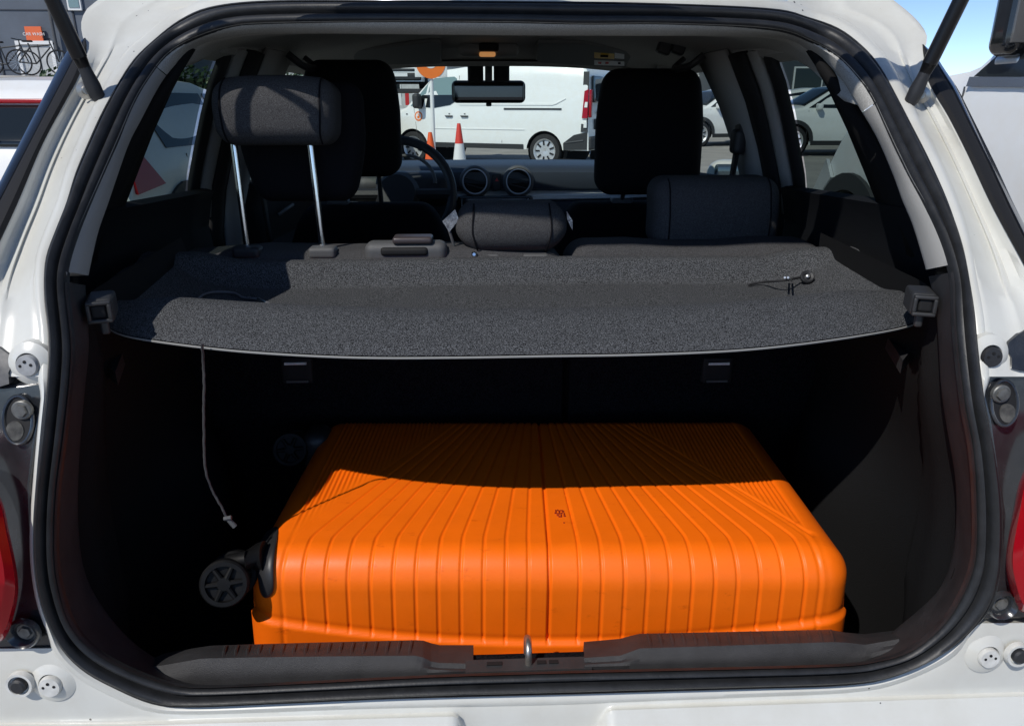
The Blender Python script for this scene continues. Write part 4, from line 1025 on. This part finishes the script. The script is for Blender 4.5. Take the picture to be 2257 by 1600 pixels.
# --- panel van across the yard
VT = [(-2.50,.55),(-2.48,1.2),(-2.42,1.84),(-2.30,1.93),(-1.0,1.97),(.3,1.965),(.85,1.90),(1.05,1.79),(1.72,1.17),(2.15,1.03),(2.35,.86),(2.42,.6)]
VW = [(.2,.93),(.5,.97),(1.0,.97),(1.3,.945),(1.95,.84)]
def make_van(label, paintm, full=True, slide=True):
    root, S, T, w_ = vehicle('panel_van', label, 'van', VT, .36, VW, (-2.5, 2.42), (1.56, -1.56), .335, paintm, y_w=.93)
    for s in (1, -1):
        gls = S('door_window', [(1.58,1.20),(1.10,1.70),(.98,1.76),(.52,1.78),(.46,1.74),(.46,1.30),(.6,1.22),(1.0,1.16)], TEALG, s)
        S('window_lower_dark', [(1.50,1.20),(1.28,1.42),(.95,1.42),(.46,1.42),(.46,1.30),(.6,1.22),(1.0,1.16)], DGLASS, s, t=.009)  # darker glass over the lower part of the cab window
        S('window_post', [(1.20,1.16),(1.26,1.16),(1.14,1.64),(1.09,1.69)], paintm, s, t=.012)
        S('lower_cladding', [(1.05,.36),(1.05,.46),(-1.10,.46),(-1.10,.36)], CLAD, s, t=.02)
        S('rear_cladding', [(-1.98,.36),(-1.98,.50),(-2.20,.66),(-2.47,.72),(-2.47,.38)], CLAD, s, t=.02)
        S('rear_corner', [(-2.34,.72),(-2.48,.72),(-2.44,1.84),(-2.33,1.84)], CLAD, s, t=.012)
        S('tail_lamp', [(-2.36,.98),(-2.47,.98),(-2.46,1.52),(-2.38,1.48)], RED, s, t=.03)
        S('reversing_lamp', [(-2.40,1.18),(-2.46,1.18),(-2.46,1.28),(-2.41,1.28)], SIGNW, s, t=.034)
        S('reflector', [(-2.40,.80),(-2.46,.80),(-2.46,.90),(-2.40,.90)], SIGNW, s, t=.03)
        S('bumper_strip', [(-2.02,.50),(-2.40,.55),(-2.40,.575),(-2.02,.52)], GREYP, s, t=.026)
        for xa in (.40, -.62):                            # door gaps
            S('door_gap', [(xa,.48),(xa+.008,.48),(xa+.008,1.80),(xa,1.80)], GREYP, s, t=.004)
        S('door_gap', [(1.42,.55),(1.428,.55),(1.50,1.16),(1.492,1.16)], GREYP, s, t=.004)
        S('slide_rail', [(-.66,1.13),(-1.92,1.13),(-1.92,1.165),(-.66,1.165)], CLAD, s, t=.010)
        S('swage_line', [(.38,1.22),(-1.72,1.22),(-1.80,1.24),(-2.0,1.34),(-2.0,1.345),(-1.78,1.255),(.38,1.235)], paintm, s, t=.012)
        S('swage_line', [(1.05,.74),(-1.12,.74),(-1.12,.752),(1.05,.752)], paintm, s, t=.010)
        for xa in (.55, .18):
            o = S('door_handle', [(xa,.98),(xa+.14,.98),(xa+.16,1.01),(xa-.02,1.01)], CLAD, s, t=.03)
            S('lock', [(xa+.05,1.035),(xa+.08,1.035),(xa+.08,1.055),(xa+.05,1.055)], GREYP, s, t=.008)
        # orange round mark on the front wing
        c = Vector((1.38, 0, .98)); ring = [(1.38+.10*math.cos(2*math.pi*k/20), .99+.10*math.sin(2*math.pi*k/20)) for k in range(20)]
        S('door_mark', ring, SIGNO, s, t=.003); 
        S('mark_centre', [(1.38+.070*math.cos(2*math.pi*k/20), .99+.070*math.sin(2*math.pi*k/20)) for k in range(20)], SIGNW, s, t=.005)
        S('mark_figure', [(1.35,.95),(1.36,.94),(1.40,.94),(1.41,.96),(1.41,.99),(1.37,1.0),(1.40,1.04),(1.38,1.045),(1.35,1.0)], SIGNO, s, t=.007)
        S('side_repeater', [(1.66,1.02),(1.70,1.02),(1.70,1.045),(1.66,1.045)], GREYP, s, t=.006)
        m0 = Vector((1.32, s*(w_(1.3, 1.25)+.16), 1.30)); o = part('door_mirror', B().rbox(m0, (.16, .20, .30), .06, 5), CLAD, root)
        part('mirror_arm', B().rbox(m0+Vector((0, -s*.12, -.12)), (.07, .14, .08), .02, 3), CLAD, o)
        S('headlamp', [(2.08,.80),(2.36,.72),(2.36,.88),(2.18,.98),(1.98,.98)], LAMPC, s, t=.02)
    T('windscreen', 1.72, 1.08, .78, .72, DGLASS)
    part('rear_bumper', B().rbox((-2.48, 0, .50), (.16, 1.84, .26), .05, 4), CLAD, root)
    part('front_bumper', B().rbox((2.36, 0, .48), (.18, 1.66, .26), .05, 4), CLAD, root)
    for s in (1, -1):
        part('back_window', B().rbox((-2.482, s*.40, 1.52), (.05, .62, .50), .02, 4, rot=Matrix.Rotation(R(4.5), 3, 'Y')), DGLASS, root)
        part('rear_tail_lamp', B().rbox((-2.50, s*.875, 1.25), (.05, .10, .52), .02, 3), RED, root)
    part('plate', B().box((-2.515, .30, .84), (.012, .50, .11)), SIGNW, root)
    part('plate_recess', B().rbox((-2.50, .30, .86), (.02, .60, .20), .008, 2), CLAD, root)
    part('wiper', B().tube([(-2.54, .15, 1.22), (-2.53, .35, 1.36)], .012, 6), RUBBER2, root)
    part('rear_badge', B().box((-2.50, .35, 1.08), (.012, .22, .035)), GREYP, root)
    return root
van = make_van('white panel van with silver wheels standing broadside beyond the windscreen', WHITE2)
rw, fw = Vector((1.294, 15.6, 0)), Vector((-1.50, 17.0, 0)); hd = (fw-rw).normalized(); lf = Vector((-hd.y, hd.x, 0))
van.location = (rw+fw)/2-lf*.93; van.rotation_euler.z = math.atan2(hd.y, hd.x)
van2 = make_van('silver van seen from behind, to the right of the white panel van', GREYV)
van2.location = P(1350, 330, 19.6).xy.to_3d(); van2.rotation_euler.z = R(86); van2.location.x += .25
# --- passenger cars
CT = [(-2.02,.80),(-2.0,1.0),(-1.93,1.12),(-1.72,1.40),(-1.55,1.49),(-.9,1.535),(-.1,1.53),(.35,1.46),(1.08,1.05),(1.6,.96),(1.88,.84),(2.0,.70),(2.03,.55)]
CW = [(.2,.83),(.5,.88),(.85,.875),(1.0,.84),(1.25,.76),(1.5,.64)]
def make_car(label, paintm, name='parked_car', group=None, clad=False):
    root, S, T, w_ = vehicle(name, label, 'car', CT, .24, CW, (-2.02, 2.03), (1.28, -1.28), .325, paintm, group=group, nose=.16, tail=.10, y_w=.86)
    for s in (1, -1):
        S('front_window', [(.98,1.04),(.42,1.38),(.0,1.44),(-.12,1.44),(-.12,1.02)], DGLASS, s)
        S('rear_window', [(-.20,1.02),(-.20,1.44),(-.85,1.44),(-1.30,1.36),(-1.46,1.22),(-1.40,1.04)], DGLASS, s)
        for xa in (-.16, .98, -1.10):
            S('door_gap', [(xa,.34),(xa+.008,.34),(xa+.008,.98),(xa,.98)], GREYP, s, t=.004)
        for xa in (-.08, -1.05):
            S('door_handle', [(xa,.86),(xa+.17,.86),(xa+.17,.89),(xa,.89)], paintm, s, t=.03)
        S('headlamp', [(1.62,.72),(1.94,.66),(1.94,.76),(1.80,.84),(1.55,.86)], DGLASS, s, t=.012)
        S('headlamp_lens', [(1.70,.735),(1.88,.70),(1.88,.76),(1.76,.81),(1.66,.815)], LAMPC, s, t=.018)
        S('tail_lamp', [(-1.62,.80),(-1.96,.76),(-1.96,1.0),(-1.80,1.03)], RED, s, t=.02)
        S('sill_cladding', [(.86,.24),(.86,.34),(-.86,.34),(-.86,.24)], CLAD, s, t=.018)
        part('back_lamp', B().rbox((-1.955, s*.64, .905), (.12, .28, .20), .04, 4), RED, root)
        m0 = Vector((.78, s*(w_(.8, 1.05)+.10), 1.06)); o = part('door_mirror', B().rbox(m0, (.12, .20, .14), .04, 4), paintm, root)
        part('mirror_arm', B().rbox(m0+Vector((0, -s*.11, -.03)), (.05, .10, .04), .015, 3), CLAD, o)
        if clad:
            for wx in (1.28, -1.28):
                ro, ri = .325*1.42, .325*1.16
                S('arch_cladding', [(wx+ro*math.cos(R(a)), .325+ro*math.sin(R(a))) for a in range(0, 181, 12)]+[(wx+ri*math.cos(R(a)), .325+ri*math.sin(R(a))) for a in range(180, -1, -12)], CLAD, s, t=.02)
    T('windscreen', 1.06, .40, .72, .60, DGLASS)
    T('tailgate_glass', -1.975, -1.79, .68, .62, DGLASS)
    part('front_bumper', B().rbox((1.98, 0, .40), (.20, 1.40, .26), .06, 4), CLAD, root)
    part('grille', B().rbox((2.0, 0, .62), (.10, 1.0, .10), .03, 3), CLAD, root)
    part('rear_bumper', B().rbox((-1.98, 0, .40), (.22, 1.50, .28), .06, 4), CLAD, root)
    part('plate', B().box((-2.03, 0, .72), (.03, .52, .11)), SIGNW, root); part('plate', B().box((2.09, 0, .46), (.02, .52, .11)), SIGNW, root)
    part('high_stop_lamp', B().rbox((-1.765, 0, 1.375), (.06, 1.0, .03), .01, 2), RED, root)
    part('rear_wiper', B().tube([(-1.99, .0, 1.14), (-1.90, .30, 1.25)], .012, 6), CHROME, root)
    return root
lc = make_car('white hatchback with black rear glass parked outside the left window', WHITE2, clad=True)
lc.location = (-3.12, 7.0, 0); lc.rotation_euler.z = R(90); lc.scale = (1, 1, .945)
row = [('white car facing left seen through the right rear window', P(1835, 300, 19.5).xy, 178, 1.06),
       ('white car behind the right window, nearest the centre pillar', P(1745, 300, 25).xy, 172, 1.05),
       ('white car beyond the right front window, nearer of two', P(1590, 300, 24).xy, 196, 1.05),
       ('white car beyond the right front window, farther of two', P(1565, 300, 30).xy, 190, 1.05)]
for lb, xy, a, s in row:
    c = copy_tree(lc); c['label'] = lb; c['group'] = 'white cars parked along the right'; c.location = (xy[0], xy[1], 0); c.rotation_euler.z = R(a); c.scale = (s, s, s*1.04)
# --- tall white vehicle close on the right
ST = [(-2.9,.5),(-2.85,1.2),(-2.7,1.86),(-2.3,1.97),(-.6,1.97),(-.25,1.90),(.38,1.43),(.9,1.385),(1.25,1.29),(1.42,1.17),(1.60,.98),(1.75,.80),(1.86,.55)]
root, S, T, w_ = vehicle('white_utility_van', 'tall white van close on the right with black door mirror and arch cladding', 'van', ST, .36, [(.2,.93),(.5,.97),(1.1,.97),(1.35,.94),(1.9,.84)], (-2.9, 1.86), (1.22, -1.75), .37, WHITE2, nose=.10, y_w=.93, arch=1.22)
for s in (1, -1):
    S('door_window', [(.30,1.40),(-.30,1.84),(-.95,1.86),(-.95,1.36)], DGLASS, s)
    S('window_trim', [(.32,1.36),(-.95,1.33),(-.95,1.36),(.32,1.40)], CHROME, s, t=.012)
    S('door_gap', [(.34,.5),(.348,.5),(.348,1.36),(.34,1.36)], GREYP, s, t=.004)
    S('door_gap', [(-.98,.45),(-.972,.45),(-.972,1.88),(-.98,1.88)], GREYP, s, t=.004)
    for wx in (1.22, -1.75):
        ro, ri = .37*1.46, .37*1.20
        S('arch_cladding', [(wx+ro*math.cos(R(a)), .37+ro*math.sin(R(a))) for a in range(0, 181, 10)]+[(wx+ri*math.cos(R(a)), .37+ri*math.sin(R(a))) for a in range(180, -1, -10)], CLAD, s, t=.025)
    S('sill_cladding', [(.72,.36),(.72,.50),(-1.22,.50),(-1.22,.36)], CLAD, s, t=.02)
    S('headlamp', [(1.50,.86),(1.78,.66),(1.80,.76),(1.62,.96)], LAMPC, s, t=.02)
    m0 = Vector((.10, s*(w_(.1, 1.5)-.01), 1.64)); o = part('door_mirror', B().rbox(m0, (.17, .19, .34), .05, 6), GLOSSB, root, 'black door mirror')
    part('mirror_glass', B().rbox(m0+Vector((-.085, 0, .01)), (.012, .20, .27), .005, 3), mat('mirror_pane', (.1, .1, .1), .1), o)
    part('mirror_foot', B().rbox(m0+Vector((.02, -s*.08, -.185)), (.16, .22, .045), .018, 4), SILV, o)
    part('mirror_arm', B().rbox(m0+Vector((.04, -s*.15, -.20)), (.12, .10, .06), .02, 4), CLAD, o)
T('windscreen', .36, -.24, .80, .76, DGLASS)
T('bonnet_gap', .40, .44, .84, .84, GREYP, .004)
part('front_bumper', B().rbox((1.82, 0, .48), (.22, 1.62, .26), .06, 4), CLAD, root)
root.location = (3.05, 3.05, 0); root.rotation_euler.z = R(90)
# --- dark van with bicycles on its roof, in front of the slate building
dv = make_van('dark van with two bicycles on its roof beside the slate building', NAVY)
dv.location = (-12.6, 23.5, 0); dv.rotation_euler.z = R(8)
def bicycle(label, loc, rz):
    r = thing('bicycle', label, 'bicycle', group='bicycles carried on the dark van')
    for x in (-.52, .52):
        rings = []
        for k in range(28):
            t = 2*math.pi*k/28; rad = Vector((math.cos(t), 0, math.sin(t))); c_ = Vector((x, 0, .34))+rad*.32
            rings.append([c_+.022*(math.cos(a)*rad+math.sin(a)*Vector((0, 1, 0))) for a in [2*math.pi*j/6 for j in range(6)]])
        rings.append(rings[0]); o = part('wheel', B().grid(rings, True), TYRE, r)
        for k in range(8):
            t = math.pi*k/8; part('spoke', B().tube([(x+.3*math.cos(t), 0, .34+.3*math.sin(t)), (x-.3*math.cos(t), 0, .34-.3*math.sin(t))], .004, 4), SILV, o)
    f = B()
    for a, e in (((-.52,0,.34),(-.08,0,.30)), ((-.52,0,.34),(-.16,0,.74)), ((-.08,0,.30),(-.20,0,.84)), ((-.08,0,.30),(.36,0,.74)), ((-.16,0,.74),(.35,0,.80)), ((.36,0,.86),(.52,0,.34))): f.tube([a, e], .02, 8)
    part('frame', f, CLAD, r)
    part('handlebar', B().tube([(.30,-.28,.98),(.36,-.1,.96),(.36,.1,.96),(.30,.28,.98)], .014, 8), CLAD, r)
    part('stem', B().tube([(.36,0,.86),(.36,0,.97)], .016, 8), CLAD, r)
    part('saddle', B().rbox((-.21, 0, .89), (.26, .13, .05), .022, 4), RUBBER2, r)
    r.location = loc; r.rotation_euler.z = rz; return r
bicycle('black bicycle on the van roof, nearer the door frame', (-12.55, 23.2, 2.0), R(10)); bicycle('black bicycle on the van roof, farther left', (-13.6, 23.6, 2.0), R(4))
# ================================================================ yard furniture
def cone(label, px, py, Y, h, base, body, tip, group='traffic cones by the van'):
    p = P(px, py, Y); r = thing('traffic_cone', label, 'cone', (p.x, Y, 0), group)
    c = Vector((p.x, Y, 0))
    part('base', B().rbox(c+Vector((0, 0, .025)), (.40, .40, .05), .02, 3), base, r)
    part('cone_body', B().lathe(c, (0, 0, 1), [(.05, .15), (h*.62, .15-.115*.62)], 24), body, r)
    part('cone_top', B().lathe(c, (0, 0, 1), [(h*.62, .15-.115*.62+.001), (h*.97, .036), (h, .028)], 24), tip, r)
cone('all orange traffic cone in front of the van', 950, 350, 13.2, .80, mat('cone_base', (.85, .30, .04), .6), CONE, CONE)
cone('white traffic cone with red top in front of the van', 1013, 350, 14.0, .92, CONEW, CONEW, mat('cone_red', (.68, .05, .03), .5))
p = P(950, 150, 13.8)
sg = thing('round_sign', 'round orange emblem on a white square sign with white post', 'sign', (p.x, 13.8, 0))
part('post', B().lathe((p.x, 13.8, 0), (0, 0, 1), [(0, .035), (1.95, .035)], 14), SIGNW, sg)
sz = P(950, 142, 13.76).z
part('sign_board', B().rbox((p.x, 13.76, sz+.0), (.56, .02, .42), .006, 2), SIGNW, sg)
part('orange_disc', B().lathe((p.x, 13.748, sz+.02), (0, -1, 0), [(0, .255), (.006, .255)], 36), SIGNO, sg)
part('white_disc', B().lathe((p.x, 13.742, sz+.05), (0, -1, 0), [(0, .120), (.005, .120)], 30), SIGNW, sg)
part('disc_figure', B().tube([(p.x-.04, 13.735, sz+.10), (p.x-.02, 13.735, sz+.03), (p.x+.03, 13.735, sz+.03), (p.x+.02, 13.735, sz+.07)], .012, 6), SIGNO, sg)
# car transporter deck far behind the sign with one white car aboard
q = P(885, 200, 26)
tr = thing('car_transporter', 'car transporter deck with red and white striped side far behind the sign', 'trailer', (q.x, 26, 0))
part('deck', B().box((q.x, 27.5, 1.62), (2.3, 4.6, .10)), CLAD, tr)
for k in range(9):
    part('side_stripe', B().box((q.x-1.0+.25*k, 25.16, 1.35), (.125, .05, .36)), REDP if k % 2 else SIGNW, tr)
for sx in (-1.0, 1.0):
    for sy in (25.4, 29.6): part('leg', B().box((q.x+sx, sy, .8), (.1, .1, 1.6)), CLAD, tr)
part('rear_beam', B().box((q.x, 25.2, .95), (2.3, .12, .25)), SIGNW, tr)
c = copy_tree(lc); c['label'] = 'white car carried on the transporter deck'; c.location = (q.x, 27.6, 1.67); c.rotation_euler.z = R(-90); c.scale = (1, 1, .92)
# ================================================================ buildings and hedge
bl_ = thing('slate_building', 'dark slate clad building with orange sign over a pale framed door', 'building', (-24, 34, 0))
part('wall', B().box((-23.5, 34, 4.5), (25.5, 7.9, 9.0)), SLATE, bl_)
for k in range(9):
    part('cladding_joint', B().box((-35+2.9*k, 30.04, 4.5), (.05, .06, 9.0)), mat('joint_dark', (.04, .045, .055), .7), bl_)
for z in (2.4, 4.4, 6.4):
    part('cladding_joint', B().box((-23.5, 30.045, z), (25.5, .05, .03)), MATS['joint_dark'], bl_)
x0, z1 = P(40, 93, 30).x, P(40, 95, 30).z; x1 = P(117, 100, 30).x
dr = part('door_panel', B().box(((x0+x1)/2, 30.0, z1/2), (x1-x0, .10, z1)), PALE, bl_)
for xx, ww, zz, hh in ((x0, .12, z1/2, z1), (x1, .12, z1/2, z1)):
    part('door_frame', B().box((xx, 29.95, zz), (ww, .14, hh)), SIGNW, dr)
part('door_frame', B().box(((x0+x1)/2, 29.945, z1), (x1-x0+.12, .14, .12)), SIGNW, dr)
part('door_split', B().box(((x0+x1)/2+.08, 29.94, z1/2), (.04, .02, z1)), GREYP, dr)
a, c = P(53, 59, 29.9), P(96, 92, 29.9); sc0 = Vector(((a.x+c.x)/2, 29.92, (a.z+c.z)/2))
sb_ = part('wall_sign', B().box(sc0, (c.x-a.x, .06, a.z-c.z)), mat('sign_coral', (.80, .16, .05), .5), bl_)
tx = bpy.data.curves.new('sign_text', 'FONT'); tx.body = 'CAR WASH'; tx.size = .15; tx.align_x = 'CENTER'; tx.align_y = 'CENTER'; tx.extrude = .004
to = bpy.data.objects.new('sign_text_tmp', tx); col.objects.link(to); dg = bpy.context.evaluated_depsgraph_get()
tm = bpy.data.meshes.new_from_object(to.evaluated_get(dg)); bpy.data.objects.remove(to)
mw = Matrix.Translation(sc0+Vector((0, -.035, -.01)))@Matrix.Rotation(math.pi/2, 4, 'X'); tm.transform(mw); tm.transform(Matrix.Translation(-ORG[bl_.name]))
tm.materials.clear(); tm.materials.append(SIGNW)
tob = bpy.data.objects.new('lettering', tm); col.objects.link(tob); tob.parent = sb_
a, c = P(144, -20, 30), P(182, 24, 30)
wn = part('window', B().box(((a.x+c.x)/2, 30.0, (a.z+c.z)/2+.3), (c.x-a.x, .12, a.z-c.z+.6)), SIGNW, bl_)
part('pane', B().box(((a.x+c.x)/2, 29.93, (a.z+c.z)/2+.34), (c.x-a.x-.12, .03, a.z-c.z+.5)), TEALG, wn)
part('drainpipe', B().tube([(P(122, 100, 29.8).x, 29.85, 0), (P(122, 100, 29.8).x, 29.85, 8.9)], .06, 10), GREYP, bl_)
# low stone wall and hedge beyond the left windows
part_w = struct('low_wall', B().rbox((-5.6, 16.6, .50), (7.4, .35, 1.0), .02, 2), WALLM); del part_w['kind']; tag(part_w, 'low pale stone wall under the hedge on the left', 'wall')
hedge = thing('hedge', 'clipped dark green hedge behind the low wall on the left', 'hedge', (-5.6, 17.3, 0))
bb = B()
for k in range(5200):
    x, y, z = random.uniform(-9.2, -2.2), random.uniform(16.85, 17.75), random.uniform(.5, 1.95)+random.uniform(-.08, .08)
    s = random.uniform(.05, .10); n = Vector((random.gauss(0, 1), random.gauss(0, 1), random.gauss(0, 1)+.6)).normalized(); u_ = n.orthogonal().normalized(); v_ = n.cross(u_)
    c_ = Vector((x, y, z)); bb.add([c_-u_*s, c_+v_*s*.5, c_+u_*s, c_-v_*s*.5], [(0, 1, 2, 3)])
lo = part('leaves', bb, LEAF, hedge, smooth=0); lo['kind'] = 'stuff'
part('stems', B().box((-5.7, 17.3, .9), (6.8, .5, 1.7)), mat('hedge_core', (.012, .02, .008), .9), hedge)
# right-hand buildings
def block(name, label, c, d, m, wins):
    r = thing(name, label, 'building', (c[0], c[1], 0))
    part('wall', B().box((c[0], c[1], d[2]/2), d), m, r); y = c[1]-d[1]/2
    part('parapet', B().box((c[0], y, d[2]+.06), (d[0]+.2, .3, .18)), GREYP, r)
    for x, z, ww, hh in wins:
        o = part('window', B().box((x, y-.01, z), (ww, .10, hh)), SIGNW, r); part('pane', B().box((x, y-.06, z), (ww-.16, .03, hh-.16)), DGLASS, o)
    return r
block('office_block', 'grey office block far beyond the right front window', (13.6, 55, 0), (7.4, 10, 3.4), BLDG, [(10.8+1.9*k, 2.3, 1.3, 1.1) for k in range(4)])
block('warehouse', 'dark metal warehouse behind the cars on the right', (17.6, 47, 0), (7.0, 12, 3.7), BLDG2, [(15+2.4*k, 2.4, 1.6, 1.2) for k in range(3)])
block('distant_depot', 'low pale depot building far behind the white van', (-2, 75, 0), (34, 10, 4.2), PALE, [(-16+4*k, 2.4, 2.2, 1.4) for k in range(8)])
